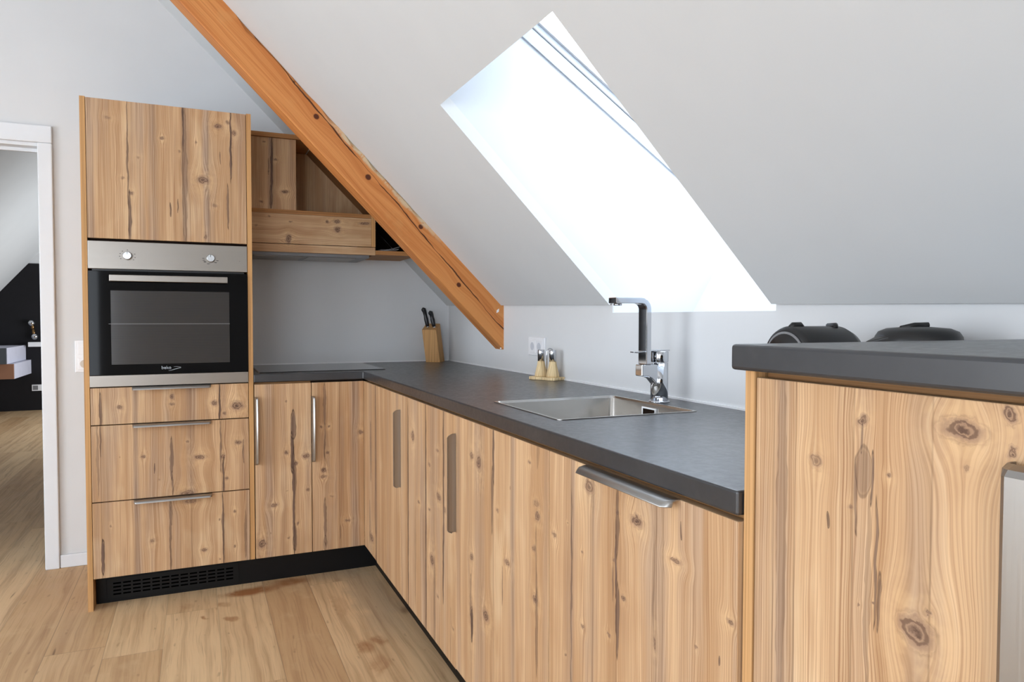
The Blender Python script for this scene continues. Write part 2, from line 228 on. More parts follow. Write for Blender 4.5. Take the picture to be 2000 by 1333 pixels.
def floor_mat():
    nt=NT('oak_plank_floor'); p,x,y,z=nt.pos()
    q_=nt.math('DIVIDE',nt.math('SUBTRACT',x,.100),.1903); idx=nt.math('FLOOR',q_); fr=nt.math('FRACT',q_)
    wn=nt.n('ShaderNodeTexWhiteNoise',noise_dimensions='1D'); nt.put(wn.inputs['W'],idx)
    yy=nt.math('ADD',nt.math('DIVIDE',y,1.9),nt.math('MULTIPLY',wn.outputs[0],7.3)); iy=nt.math('FLOOR',yy); fy=nt.math('FRACT',yy)
    wn2=nt.n('ShaderNodeTexWhiteNoise',noise_dimensions='2D'); nt.put(wn2.inputs['Vector'],nt.comb(idx,iy))
    r=wn2.outputs[0]; sd=nt.math('MULTIPLY',r,40)
    w1=nt.noise(nt.comb(nt.math('MULTIPLY',x,7),nt.math('MULTIPLY',y,1.4),sd),1,3,.55)
    h=nt.math('ADD',x,nt.math('MULTIPLY',nt.math('SUBTRACT',w1,.5),.07))
    f1=nt.noise(nt.comb(nt.math('MULTIPLY',h,170),nt.math('MULTIPLY',y,3),sd),1,3,.6)
    f2=nt.noise(nt.comb(nt.math('MULTIPLY',h,30),nt.math('MULTIPLY',y,1.2),sd),1,3,.6)
    f3=nt.noise(nt.comb(nt.math('MULTIPLY',x,9),nt.math('MULTIPLY',y,6),sd),1,4,.65)
    base=nt.mix(r,lin(190,153,112),lin(222,190,148))
    col=nt.mix(nt.rng(f2,.42,.7,0,.5),base,lin(158,120,84))
    col=nt.mix(nt.rng(f1,.5,.72,0,.35),col,lin(140,104,72))
    col=nt.mix(nt.rng(f3,.52,.75,0,.4),col,lin(214,184,144))
    vor=nt.n('ShaderNodeTexVoronoi'); nt.put(vor.inputs['Vector'],nt.vm('ADD',nt.comb(nt.math('MULTIPLY',x,3.2),nt.math('MULTIPLY',y,2.0),sd),nt.comb(nt.math('MULTIPLY',f3,.12),nt.math('MULTIPLY',f1,.1),0))); vor.inputs['Scale'].default_value=1
    col=nt.mix(nt.rng(vor.outputs['Distance'],.11,.02,0,.6),col,lin(112,78,52))
    vor2=nt.n('ShaderNodeTexVoronoi'); nt.put(vor2.inputs['Vector'],nt.vm('ADD',nt.comb(nt.math('MULTIPLY',x,26),nt.math('MULTIPLY',y,8),sd),nt.comb(f3,f3,0))); vor2.inputs['Scale'].default_value=1
    col=nt.mix(nt.rng(vor2.outputs['Distance'],.16,.03,0,.35),col,lin(118,86,60))
    # dark drying cracks
    vor3=nt.n('ShaderNodeTexVoronoi'); nt.put(vor3.inputs['Vector'],nt.comb(nt.math('MULTIPLY',h,14),nt.math('MULTIPLY',y,1.1),nt.math('ADD',sd,3))); vor3.inputs['Scale'].default_value=1
    col=nt.mix(nt.rng(vor3.outputs['Distance'],.06,.02,0,.6),col,lin(84,58,40))
    # water stains by the plinth
    P=nt.vm('ADD',nt.comb(x,y,0),nt.comb(nt.math('MULTIPLY',nt.math('SUBTRACT',f3,.5),.16),nt.math('MULTIPLY',nt.math('SUBTRACT',w1,.5),.10),0))
    for (su,sv,ru,rv,s_) in STAINS:
        e,d,_=spot(nt,P,su,sv,ru,rv); col=nt.mix(nt.math('MULTIPLY',nt.rng(e,.12,.8,0,s_),nt.rng(f3,.3,.6,.5,1)),col,lin(146,88,42))
    for (su,sv,ru,rv,s_) in ((1.08,-.30,.10,.5,.45),(1.0,.03,.14,.10,.35)):
        e,d,_=spot(nt,P,su,sv,ru,rv); col=nt.mix(nt.rng(e,.2,.9,0,s_),col,lin(150,134,114))
    e1=nt.math('MINIMUM',fr,nt.math('SUBTRACT',1,fr)); sm=nt.rng(e1,.012,.004,0,.7)
    e2=nt.math('MINIMUM',fy,nt.math('SUBTRACT',1,fy)); sm2=nt.rng(e2,.0012,.0005,0,.7)
    s_=nt.math('MAXIMUM',sm,sm2)
    col=nt.mix(s_,col,nt.mix(r,lin(104,76,52),lin(196,170,134)))
    nt.bump(nt.math('SUBTRACT',nt.math('MULTIPLY',f1,.3),s_),.25,.001)
    return nt.fin(col,nt.rng(f3,.3,.7,.5,.62),spec=.35)

def beam_mat():
    nt=NT('orange_old_fir'); p,x,y,z=nt.pos()
    a=nt.math('MULTIPLY',nt.math('SUBTRACT',x,z),.7071); g=nt.math('MULTIPLY',nt.math('ADD',x,z),.7071)
    w1=nt.noise(nt.comb(nt.math('MULTIPLY',a,1.6),nt.math('MULTIPLY',g,8),nt.math('MULTIPLY',y,5)),1,3,.55)
    P=nt.comb(a,g,0); h=nt.math('ADD',g,nt.math('MULTIPLY',nt.math('SUBTRACT',w1,.5),.06)); 
    h=nt.math('ADD',h,nt.math('MULTIPLY',y,1.3))
    core=None; rings=None
    for (bx,bz,r,s_) in ((.89,2.046,.013,1),(1.11,1.808,.014,1),(1.348,1.604,.012,1),(1.53,1.345,.012,1),(.80,2.18,.006,.8),(1.725,1.224,.004,.6)):
        ka,kg=(bx-bz)*.7071,(bx+bz)*.7071
        e,d,_=spot(nt,P,ka,kg,r*6,r*3); h=nt.math('ADD',h,nt.math('MULTIPLY',e,.018*s_))
        e2,d2,_=spot(nt,P,ka,kg,r,r*.9); c_=nt.rng(d2,1.3,.5,0,s_); core=c_ if core is None else nt.math('MAXIMUM',core,c_)
    f1=nt.noise(nt.comb(nt.math('MULTIPLY',a,1.6),nt.math('MULTIPLY',h,150),0),1,2,.55)
    f2=nt.noise(nt.comb(nt.math('MULTIPLY',a,.8),nt.math('MULTIPLY',h,34),3),1,3,.55)
    f3=nt.noise(p,9,3,.6)
    col=nt.mix(nt.rng(f2,.4,.65),lin(208,140,80),lin(190,118,62))
    col=nt.mix(nt.rng(f1,.52,.68,0,.35),col,lin(150,84,38))
    col=nt.mix(nt.rng(f3,.55,.75,0,.35),col,lin(204,148,90))
    col=nt.mix(core,col,lin(84,40,20)) 
    chip=nt.math('MULTIPLY',nt.rng(nt.math('ADD',g,nt.math('MULTIPLY',nt.math('SUBTRACT',f3,.5),.03)),2.092,2.106),nt.math('MULTIPLY',nt.rng(a,-.85,-.65),nt.rng(a,-.02,-.2)))
    chip=nt.math('MULTIPLY',chip,nt.rng(nt.noise(p,30,4,.7),.36,.5,.15,.85))
    col=nt.mix(chip,col,lin(206,190,160))
    # long drying crack on the face turned to the room
    w3=nt.noise(nt.comb(nt.math('MULTIPLY',a,2.5),5,0),1,4,.6)
    # crack line: g as a function of a
    gl=nt.rng(a,-1.4,.40,2.125,2.045,smooth=False)
    gl=nt.math('ADD',gl,nt.math('MULTIPLY',nt.math('SUBTRACT',w3,.5),.05))
    dd=nt.math('ABSOLUTE',nt.math('SUBTRACT',g,gl))
    wd=nt.rng(nt.noise(nt.comb(nt.math('MULTIPLY',a,5),1,0),1,2,.5),.40,.60,.0012,.0055)
    cr=nt.rng(dd,wd,nt.math('MULTIPLY',wd,.3),0,.95); face=nt.math('LESS_THAN',y,-.150)
    col=nt.mix(nt.math('MULTIPLY',cr,face),col,lin(58,26,12))
    nt.bump(f1,.3,.001)
    return nt.fin(col,.6,spec=.3)

def slate_mat():
    nt=NT('dark_slate_laminate'); p,x,y,z=nt.pos()
    f=nt.noise(p,5,5,.65); f2=nt.noise(p,60,4,.7); f3=nt.noise(nt.vm('MULTIPLY',p,(3,14,10)),1,4,.6)
    col=nt.mix(nt.rng(f,.35,.68),lin(28,31,36),lin(42,44,48)); col=nt.mix(nt.rng(f2,.5,.8,0,.15),col,lin(60,62,66)); col=nt.mix(nt.rng(f3,.6,.8,0,.3),col,lin(76,74,72))
    nt.bump(f2,.04,.0004)
    return nt.fin(col,nt.rng(f2,.3,.7,.38,.46),spec=.6,coat=.5)

def brushed(name,rgb,rough=.3,horiz=True):
    nt=NT(name); vec,u,v=nt.uv()
    f=nt.noise(nt.comb(nt.math('MULTIPLY',u,4 if horiz else 900),nt.math('MULTIPLY',v,900 if horiz else 4),0),1,2,.6)
    c=lin(*rgb); col=nt.mix(f,tuple(k*.95 for k in c[:3])+(1,),tuple(min(1,k*1.04) for k in c[:3])+(1,))
    return nt.fin(col,nt.rng(f,.2,.8,rough*.85,rough*1.2),1)

STAINS=((.62,-.03,.12,.045,.9),(.78,.01,.10,.045,.8),(.54,-.30,.022,.03,.6),(.44,-.25,.015,.02,.6),(.50,-.14,.03,.03,.5),(.95,-.75,.035,.06,.8),(1.02,-.72,.03,.04,.6),(.97,-.90,.04,.08,.5),(.36,-.1,.02,.03,.3),(.93,-.35,.03,.12,.35))
M={}
M['wall']=plain('white_wall_paint',(212,213,214),.75,spec=.2,var=.015,scale=3,bump=.08)
M['ceil']=plain('matt_white_ceiling_paint',(206,208,209),.85,spec=.15,var=.012,scale=3,bump=.08)
M['lining']=plain('window_lining_paint',(198,203,208),.6,spec=.3,var=.01)
M['sash']=plain('window_frame_white',(176,184,192),.4,spec=.4,var=.01)
M['trim']=plain('white_lacquer',(220,223,227),.35,spec=.4,var=.01)
M['floor']=floor_mat(); M['beam']=beam_mat(); M['slate']=slate_mat()
M['steel']=brushed('brushed_steel',(146,140,133),.32); M['handle']=brushed('satin_nickel',(170,168,165),.36,False)
M['sink']=plain('sink_steel',(196,193,188),.27,1,var=.02,scale=20)
M['chrome']=plain('polished_chrome',(204,206,210),.06,1,var=.01)
M['blk']=plain('black_plastic',(20,20,21),.38,spec=.5,var=.1)
M['blk2']=plain('soft_black_shell',(23,23,24),.36,spec=.5,var=.1)
M['plinth']=plain('matt_black_plinth',(8,8,9),.5,spec=.25,var=.15)
M['void']=plain('dark_inside_shade',(30,20,14),.8,spec=.1,var=.1)  # near-black tone standing in for shade inside the niche, gaps and openings
M['glass']=plain('black_glass',(9,9,10),.04,spec=.12,var=.05)
M['hob']=plain('hob_glass',(16,17,18),.10,spec=.6,var=.05)
M['edge']=edge_wood('panel_edge_banding',1.)
M['edgeh']=edge_wood('board_edge_banding',2.,(172,122,74),False)
M['rail']=edge_wood('carcass_rail',3.,(150,108,66),False)
M['wht']=plain('white_plastic',(232,232,234),.3,spec=.5,var=.01)
M['grey']=plain('grey_plastic',(120,120,122),.4,var=.02)
M['carcass']=edge_wood('carcass_board',5.,(150,112,76))
M['print']=plain('dark_print',(60,56,54),.6,var=.02)
M['logo']=plain('logo_print',(170,178,186),.5,var=.02)

# ------------------------------------------------------------------ mesh helpers
WL={}
def wloc(o): return WL.get(o.name,Vector((0,0,0)))
class MB:
    def __init__(s): s.v=[]; s.f=[]; s.sm=[]
    def face(s,pts,smooth=False):
        b=len(s.v); s.v+= [tuple(p) for p in pts]; s.f.append(list(range(b,b+len(pts)))); s.sm.append(smooth); return s
    def box(s,x0,x1,y0,y1,z0,z1):
        b=len(s.v); s.v+=[(x,y,z) for x in(x0,x1) for y in(y0,y1) for z in(z0,z1)]
        for f in((0,1,3,2),(4,6,7,5),(0,4,5,1),(2,3,7,6),(0,2,6,4),(1,5,7,3)): s.f.append([b+i for i in f]); s.sm.append(False)
        return s
    def prism(s,poly,vec,smooth=False):
        b=len(s.v); n=len(poly); vec=Vector(vec)
        s.v+=[tuple(p) for p in poly]+[tuple(Vector(p)+vec) for p in poly]
        s.f.append([b+i for i in range(n)][::-1]); s.sm.append(False); s.f.append([b+n+i for i in range(n)]); s.sm.append(False)
        for i in range(n): s.f.append([b+i,b+(i+1)%n,b+n+(i+1)%n,b+n+i]); s.sm.append(smooth)
        return s
    def lathe(s,prof,c,axis=(0,0,1),n=40,sx=1,sy=1,smooth=True):
        ax=Vector(axis).normalized(); ref=Vector((0,0,1)) if abs(ax.z)<.9 else Vector((1,0,0))
        e1=ax.cross(ref).normalized() if abs(ax.z)<.9 else Vector((1,0,0)); e2=ax.cross(e1)
        c=Vector(c); b=len(s.v)
        for r,h in prof:
            for i in range(n):
                t=2*math.pi*i/n; s.v.append(tuple(c+ax*h+e1*(r*math.cos(t)*sx)+e2*(r*math.sin(t)*sy)))
        for j in range(len(prof)-1):
            for i in range(n): s.f.append([b+j*n+i,b+j*n+(i+1)%n,b+(j+1)*n+(i+1)%n,b+(j+1)*n+i]); s.sm.append(smooth)
        s.f.append([b+i for i in range(n)][::-1]); s.sm.append(False)
        e=b+(len(prof)-1)*n; s.f.append([e+i for i in range(n)]); s.sm.append(False)
        return s
    def tube(s,path,r,n=12,sy=1.):
        path=[Vector(p) for p in path]; b=len(s.v); up=Vector((0,0,1)); prev=None
        for i,p in enumerate(path):
            t=(path[min(i+1,len(path)-1)]-path[max(i-1,0)]).normalized()
            if prev is None:
                e1=t.cross(up); e1=e1.normalized() if e1.length>1e-3 else Vector((1,0,0))
            else: e1=(prev-t*prev.dot(t)).normalized()
            prev=e1; e2=t.cross(e1); rr=r[i] if isinstance(r,(list,tuple)) else r
            for k in range(n):
                a=2*math.pi*k/n; s.v.append(tuple(p+e1*(rr*math.cos(a))+e2*(rr*sy*math.sin(a))))
        for i in range(len(path)-1):
            for k in range(n): s.f.append([b+i*n+k,b+i*n+(k+1)%n,b+(i+1)*n+(k+1)%n,b+(i+1)*n+k]); s.sm.append(True)
        s.f.append([b+k for k in range(n)][::-1]); s.sm.append(False)
        e=b+(len(path)-1)*n; s.f.append([e+k for k in range(n)]); s.sm.append(False)
        return s
    def build(s,name,mat,parent=None,bevel=0,seg=2,kind=None,origin=None,rot=None):
        """vertices are world coordinates; rot=(matrix, pivot) turns them first"""
        vs=[Vector(v) for v in s.v]
        if rot: vs=[rot[0]@(v-Vector(rot[1]))+Vector(rot[1]) for v in vs]
        if parent: org=wloc(parent)
        elif origin is not None: org=Vector(origin)
        else:
            lo=[min(v[i] for v in vs) for i in range(3)]; hi=[max(v[i] for v in vs) for i in range(3)]
            org=Vector(((lo[0]+hi[0])/2,(lo[1]+hi[1])/2,lo[2]))
        me=bpy.data.meshes.new(name); me.from_pydata([tuple(v-org) for v in vs],[],s.f)
        uvl=me.uv_layers.new(name='UVMap')
        import bmesh
        bm=bmesh.new(); bm.from_mesh(me); bmesh.ops.recalc_face_normals(bm,faces=bm.faces); bm.to_mesh(me); bm.free()
        uvl=me.uv_layers[0]
        for i,p in enumerate(me.polygons):
            p.use_smooth=s.sm[i]; n=p.normal; a=max(range(3),key=lambda k:abs(n[k]))
            for li in p.loop_indices:
                c=me.vertices[me.loops[li].vertex_index].co+org
                uvl.data[li].uv=(c.x,c.z) if a==1 else ((c.y,c.z) if a==0 else (c.x,c.y))
        me.materials.append(mat); o=bpy.data.objects.new(name,me); C.objects.link(o)
        if parent: o.parent=parent
        else: o.location=org
        WL[o.name]=org
        if bevel:
            b=o.modifiers.new('bevel','BEVEL'); b.width=bevel; b.segments=seg; b.limit_method='ANGLE'; b.angle_limit=math.radians(40); b.harden_normals=False
        if kind: o['kind']=kind
        return o
def box(x0,x1,y0,y1,z0,z1): return MB().box(x0,x1,y0,y1,z0,z1)
def thing(name,label,cat,loc,group=None):
    o=bpy.data.objects.new(name,None); C.objects.link(o); o.location=loc; WL[o.name]=Vector(loc); o['label']=label; o['category']=cat
    o.empty_display_size=.05
    if group: o['group']=group
    return o
def tag(o,label,cat,group=None):
    o['label']=label; o['category']=cat
    if group: o['group']=group
    return o

# ================================================================== THE ROOM
def S(o,kind='structure'): o['kind']=kind; return o
YR=-6.6; XL=-3.2
S(box(XL-.2,XK+.2,YR-.1,7.7,-.1,0).build('floor',M['floor']))
# wall behind the hob, with the doorway on its left
DX0,DX1,DZ=-1.15,-.242,2.005
S(MB().box(DX1,XK+.12,D,D+.12,0,3.2).box(XL,DX0,D,D+.12,0,4.2).box(DX0,DX1,D,D+.12,DZ,4.2).box(DX1,-.0,D,D+.12,3.2,4.2).build('wall_back',M['wall']))
# knee wall under the roof slope, notched for the roof window
Y1,Y0,ZS=-1.136,-1.909,1.210
kw=MB()
def zk(y): return cz(y)-XK
for a,b in ((D+.12,Y1+.0015),(Y0-.0015,YR)):
    kw.prism([(XK,a,0),(XK,b,0),(XK,b,zk(b)),(XK,a,zk(a))],(.10,0,0))
kw.box(XK,XK+.10,Y0-.0015,Y1+.0015,0,ZS)
S(kw.build('wall_right',M['wall']))
# sloped ceiling with the roof window opening; flat top; far slope
XT=1.135; XRIDGE=-1.0
def cp(x,y): return (x,y,cz(y)-x)
ce=MB()
ce.face([cp(XK,D+.12),cp(XK,Y1),cp(XRIDGE,Y1),cp(XRIDGE,D+.12)])
ce.face([cp(XK,Y0),cp(XK,YR),cp(XRIDGE,YR),cp(XRIDGE,Y0)])
ce.face([cp(XT,Y1),cp(XT,Y0),cp(XRIDGE,Y0),cp(XRIDGE,Y1)])
ce.face([cp(XRIDGE,D+.12),cp(XRIDGE,Y1),cp(XRIDGE,Y0),cp(XRIDGE,YR),(XL-.1,YR,cz(YR)-XRIDGE),(XL-.1,D+.12,cz(D)-XRIDGE)])
o=S(ce.build('ceiling',M['ceil'])); sm=o.modifiers.new('thickness','SOLIDIFY'); sm.thickness=.04; sm.offset=0
# left and rear walls with tall window openings
lw=MB()
for a,b,z0,z1 in ((YR,-5.6,0,4.2),(-5.6,-3.6,0,.25),(-5.6,-3.6,2.45,4.2),(-3.6,-2.7,0,4.2),(-2.7,-.7,0,.25),(-2.7,-.7,2.45,4.2),(-.7,D,0,4.2)): lw.box(XL-.12,XL,a,b,z0,z1)
S(lw.build('wall_left',M['wall']))
rw=MB()

for a,b,z0,z1 in ((XL,-2.9,0,4.2),(-.6,XK+.1,0,4.2),(-2.9,-.6,2.4,4.2),(-2.9,-.6,0,.15)): rw.box(a,b,YR-.12,YR,z0,z1)
S(rw.build('wall_rear',M['wall']))
for k,(ax,a,b,pos_) in enumerate((('y',-5.6,-3.6,XL-.06),('y',-2.7,-.7,XL-.06),('x',-2.9,-.6,YR-.06))):
    z0,z1=(.25,2.45) if ax=='y' else (.15,2.4)
    f=MB()
    for lo,hi,zz0,zz1 in ((a,a+.07,z0,z1),(b-.07,b,z0,z1),((a+b)/2-.05,(a+b)/2+.05,z0,z1),(a,b,z0,z0+.07),(a,b,z1-.07,z1)):
        if ax=='y': f.box(pos_-.03,pos_+.03,lo,hi,zz0,zz1)
        else: f.box(lo,hi,pos_-.03,pos_+.03,zz0,zz1)
    S(f.build('window_%d'%(k+2),M['trim'],bevel=.004))

# roof window: splayed lining; the window itself sits in a flatter plane (33 degrees) further out
wroot=bpy.data.objects.new('window_1',None); C.objects.link(wroot); WL[wroot.name]=Vector((XK,Y1,ZS)); wroot.location=(XK,Y1,ZS); wroot['kind']='structure'
wd=Vector((.8385,0,-.545)); wn=Vector((.545,0,.8385))
WA=Vector((1.391,0,2.175)); WB=Vector((2.335,0,1.561)); WS=Vector((2.10,0,ZS))
def yy(p,y): return Vector((p[0],y,p[2]))
def side(y,sgn,name):
    pts=[Vector((XT+.002,y,cz(y)-XT+.001)),Vector((XK+.003,y,cz(y)-XK+.001)),Vector((XK+.003,y,ZS+.0005)),yy(WS,y)+Vector((0,0,.0005)),yy(WB,y)+wn*.05,yy(WA,y)+wn*.05]
    MB().prism(pts,(0,sgn*.03,0)).build(name,M['lining'],wroot)
side(Y1,1,'jamb_lining'); side(Y0,-1,'jamb_lining')
hA=Vector((XT,Y1,cz(Y1)-XT)); hB=Vector((XT,Y0,cz(Y0)-XT)); uo=(yy(WA,Y1)-hA).normalized(); hn=Vector((-uo.z,0,uo.x))*.03
MB().prism([hA,hB,yy(WA,Y0)+wn*.05,yy(WA,Y1)+wn*.05],hn).build('head_lining',M['lining'],wroot)
MB().prism([(XK+.1005,Y1+.03,ZS),(WS.x,Y1+.03,ZS),(WB.x+.027,Y1+.03,WB.z+.042),(WB.x+.06,Y1+.03,WB.z),(WS.x+.02,Y1+.03,ZS-.03),(XK+.1005,Y1+.03,ZS-.03)],(0,Y0-Y1-.06,0)).build('sill_lining',M['lining'],wroot)
def ringbars(ta,tb,inset,name,mat):
    m=MB()
    for y,s_ in ((Y1,-1),(Y0,1)):
        a=yy(WA,y)+wn*ta; c=yy(WB,y)+wn*ta
        m.prism([a,c,c+wn*(tb-ta),a+wn*(tb-ta)],(0,s_*inset,0))
    for p,d_ in ((WA,1),(WB,-1)):
        a=yy(p,Y1-inset)+wn*ta; c=yy(p,Y0+inset)+wn*ta
        m.prism([a,c,c+wn*(tb-ta),a+wn*(tb-ta)],wd*(d_*inset))
    return m.build(name,mat,wroot)
ringbars(-.046,-.0005,.008,'window_frame',M['sash'])
ringbars(.0,.004,.011,'gasket',M['grey'])
ringbars(.0045,.026,.007,'sash',M['sash'])
ringbars(.0265,.05,.018,'glazing_bead',M['trim'])
gm=NT('clear_glass'); tr=gm.n('ShaderNodeBsdfTransparent'); gl=gm.n('ShaderNodeBsdfGlossy'); gl.inputs[1].default_value=.02
mx=gm.n('ShaderNodeMixShader'); mx.inputs[0].default_value=.06; gm.t.links.new(tr.outputs[0],mx.inputs[1]); gm.t.links.new(gl.outputs[0],mx.inputs[2])
gm.t.links.new(mx.outputs[0],gm.t.nodes['Material Output'].inputs[0])
pa=yy(WA,Y1-.018)+wn*.035; pb=yy(WB,Y1-.018)+wn*.035
MB().prism([pa,pb,pb+wn*.006,pa+wn*.006],(0,Y0-Y1+.036,0)).build('pane',gm.m,wroot)
# timber rafter left standing in the room
YB0,YB1=-.159,-.058; CL=2.797
bm_=MB(); xt=-.15
prof=[(XK,0,cz(YB0)-XK+.01),(XK,0,CL-XK+.012),(XK-.022,0,CL-XK+.022),(xt,0,CL-xt),(xt,0,cz(YB0)-xt+.01)]
N=40
def beam_ring(f):      # slightly waney upper arris along the ceiling
    x=xt+(XK-xt)*f; low=CL+.010*(1-f)
    return x,low
rings=[]
for i in range(N+1):
    f=i/N; x,low=beam_ring(f)
    wob=.006*math.sin(i*1.7)+.004*math.sin(i*3.1+1) if 14<i<32 else 0
    zt=cz(YB0)-x+.01; zl=low-x
    if i==N: zl=low-x
    rings.append([(x,YB0,zl+.004),(x,YB0+.003,zl),(x,YB1,zl),(x,YB1,zt),(x,YB0+ (.02+abs(wob)*2 if 14<i<32 else .002),zt),(x,YB0,zt-.03-(abs(wob)*5 if 14<i<32 else 0))])
b=0
for r_ in rings: bm_.v+=r_
for i in range(N):
    for k in range(6): bm_.f.append([i*6+k,i*6+(k+1)%6,(i+1)*6+(k+1)%6,(i+1)*6+k]); bm_.sm.append(False)
bm_.f.append([0,1,2,3,4,5]); bm_.sm.append(False); bm_.f.append([N*6+k for k in (5,4,3,2,1,0)]); bm_.sm.append(False)
beam=tag(bm_.build('roof_beam',M['beam']),'orange-brown timber roof beam running diagonally down the sloped ceiling to the low wall','beam')
MB().prism([(1.719,YB0-.0012,1.215),(1.731,YB0-.0012,1.221),(1.733,YB0-.0012,1.236),(1.721,YB0-.0012,1.229)],(0,.0022,0)).build('plug',M['wht'],beam)
MB().lathe([(.0035,0),(.0035,.004)],(1.742,YB0+.004,1.047),(0,-1,0),12).build('screw_cap',M['wht'],beam)

# skirting, door frame, silicone joints
S(MB().box(DX1+.051,-.002,D-.014,D,0,.062).build('baseboard_back',M['trim'],bevel=.004))
S(MB().box(XL,DX0-.07,D-.014,D,0,.062).build('baseboard_left',M['trim'],bevel=.004))
dr=bpy.data.objects.new('door_1',None); C.objects.link(dr); dr.location=(DX1,D,0); WL[dr.name]=Vector((DX1,D,0)); dr['kind']='structure'
cas=MB().box(DX1-.008,DX1+.050,D-.020,D,0,DZ-.0045).box(DX0-.068,DX0+.012,D-.020,D,0,DZ-.0045).box(DX0-.068,DX1+.050,D-.020,D,DZ-.004,DZ+.075)
cas.build('casing',M['trim'],dr,bevel=.004)
MB().box(DX1-.012,DX1,D,D+.13,0,DZ).box(DX0,DX0+.020,D,D+.13,0,DZ).box(DX0,DX1,D,D+.13,DZ-.020,DZ+.005).build('door_lining',M['trim'],dr,bevel=.003)
MB().box(DX1-.022,DX1-.012,D+.06,D+.075,0,DZ-.02).box(DX0,DX1,D+.06,D+.075,DZ-.036,DZ-.018).build('door_stop',M['trim'],dr,bevel=.002)
S(MB().box(W,XK,D-.006,D,ZW,ZW+.006).build('trim_1',M['wht']))
S(MB().box(XK-.006,XK,-2.503,D,ZW,ZW+.006).build('trim_2',M['wht']))

# the room behind the doorway
FY=7.545
def slz(x): return 1.518+(x+1.846)*1.19
S(MB().box(-2.6,XK,FY,FY+.1,0,1.882).build('wall_far_lower',plain('black_wall_paint',(19,18,22),.6,spec=.3,var=.1)))
S(MB().box(-2.6,XK,FY+.012,FY+.1,1.882,3.4).build('wall_far_upper',M['wall']))
S(MB().prism([(-3.1,D+.12,slz(-3.1)),(-.62,D+.12,slz(-.62)),(-.62,D+.12,slz(-.62)+.05),(-3.1,D+.12,slz(-3.1)+.05)],(0,FY-D-.12+.01,0)).build('ceiling_far_slope',M['ceil']))
S(MB().box(-.64,XK,D+.12,FY+.1,slz(-.62),slz(-.62)+.05).build('ceiling_far_flat',M['ceil']))
S(MB().box(XK,XK+.1,D+.12,FY+.1,0,3.2).build('wall_far_right',M['wall']))
S(MB().box(-2.7,-2.6,D+.12,FY+.1,0,1.0).build('wall_far_left',M['wall']))

# ================================================================== TALL OVEN CABINET
oc=thing('oven_cabinet','tall wooden oven cabinet with aged board fronts, upper door and three lower drawers','cabinet',(W/2,D/2,0))
MB().box(0,T,0,D-.002,0,HT).build('side_panel',M['edge'],oc)
MB().box(W-T,W,0,D-.002,ZB,HT).build('side_panel',M['edge'],oc)
MB().box(T,W-T,.022,D-.004,ZB,.925).box(T,W-T,.022,D-.004,1.500,HT-.004).box(T,W-T,.35,D-.004,.925,1.5).build('carcass',M['void'],oc)
g=.002
def front(x0,x1,z0,z1,mat,par,name='door'): return box(x0,x1,0,.019,z0,z1).build(name,mat,par,bevel=.0012)
def handle(p,along,out,over,par,L=.297,reach=.034,lip=.012,th=.0022):
    """angled edge pull: flange leaves the door edge, turns into a short lip; ends rounded off"""
    p=Vector(p); al=Vector(along); ou=Vector(out); ov=Vector(over)
    sec=[(0,0),(reach*.42,.0004),(reach*.72,.0022),(reach*.9,.0058),(reach*.985,.0105),(reach,lip)]
    inner=[(0,th),(reach*.42,th+.0004),(reach*.72-th*.3,.0022+th),(reach*.9-th*.7,.0058+th*.8),(reach*.985-th,.0105+th*.4),(reach-th,lip)]
    m=MB(); stations=[(0,.55),(.004,.85),(.010,1),(L-.010,1),(L-.004,.85),(L,.55)]
    rings=[]
    for s_,k in stations:
        r=[]
        for a,b in sec: r.append(p+al*s_+ou*(a*k if a>reach*.8 else a*min(1,k+.1))+ov*b)
        for a,b in inner[::-1]: r.append(p+al*s_+ou*(a*k if a>reach*.8 else a*min(1,k+.1))+ov*b)
        rings.append(r)
    n=len(rings[0])
    for r in rings: m.v+=[tuple(q) for q in r]
    for i in range(len(rings)-1):
        for k in range(n): m.f.append([i*n+k,i*n+(k+1)%n,(i+1)*n+(k+1)%n,(i+1)*n+k]); m.sm.append(k<5 and lip<.03)
    for e_ in (0,len(rings)-1):
        for k in range(5): m.f.append([e_*n+k,e_*n+k+1,e_*n+n-2-k,e_*n+n-1-k]); m.sm.append(False)
    return m.build('handle',M['handle'],par)
front(T+g,W-T-g,1.5095,HT-.003,wood('aged_boards_upper_door','top_door',1.),oc)
for k,(z0,z1,key) in enumerate(((.7565,.9062,'drawer_a'),(.4435,.7525,'drawer_b'),(ZB,.4393,'drawer_c'))):
    dw=front(T+g,W-T-g,z0,z1,wood('aged_boards_'+('top','middle','bottom')[k]+'_drawer',key,2.+k*.0),oc,'drawer')
    handle((.170,.002,z1+.0012),(1,0,0),(0,-1,0),(0,0,-1),dw)

# ================================================================== OVEN
ov=thing('built_in_oven','built-in oven with steel control panel, two knobs and black glass door','oven',(W/2,.2,.909))
X0,X1=T+.0015,W-T-.0015
box(X0,X1,-.003,.022,1.387,1.4985).build('control_panel',M['steel'],ov,bevel=.0015)
box(X0+.012,X1-.012,.010,.34,.926,1.49).build('oven_body',M['blk'],ov)
box(X0,X1,-.006,.010,.957,1.3790).build('door_glass',M['glass'],ov,bevel=.0015)
box(X0,X1,-.007,.010,.9105,.9565).build('bottom_trim',M['steel'],ov,bevel=.0012)
nt=NT('oven_window_mesh'); vec,u,v=nt.uv()
st_=nt.math('SINE',nt.math('MULTIPLY',v,2*math.pi/.0068)); cl_=nt.noise(nt.comb(nt.math('MULTIPLY',u,8),nt.math('MULTIPLY',v,8),0),1,3,.6)
cw=nt.mix(nt.rng(st_,-.4,.6,0,.6),lin(38,36,35),lin(58,55,52)); cw=nt.mix(nt.rng(cl_,.35,.65,0,.5),cw,lin(48,44,41))
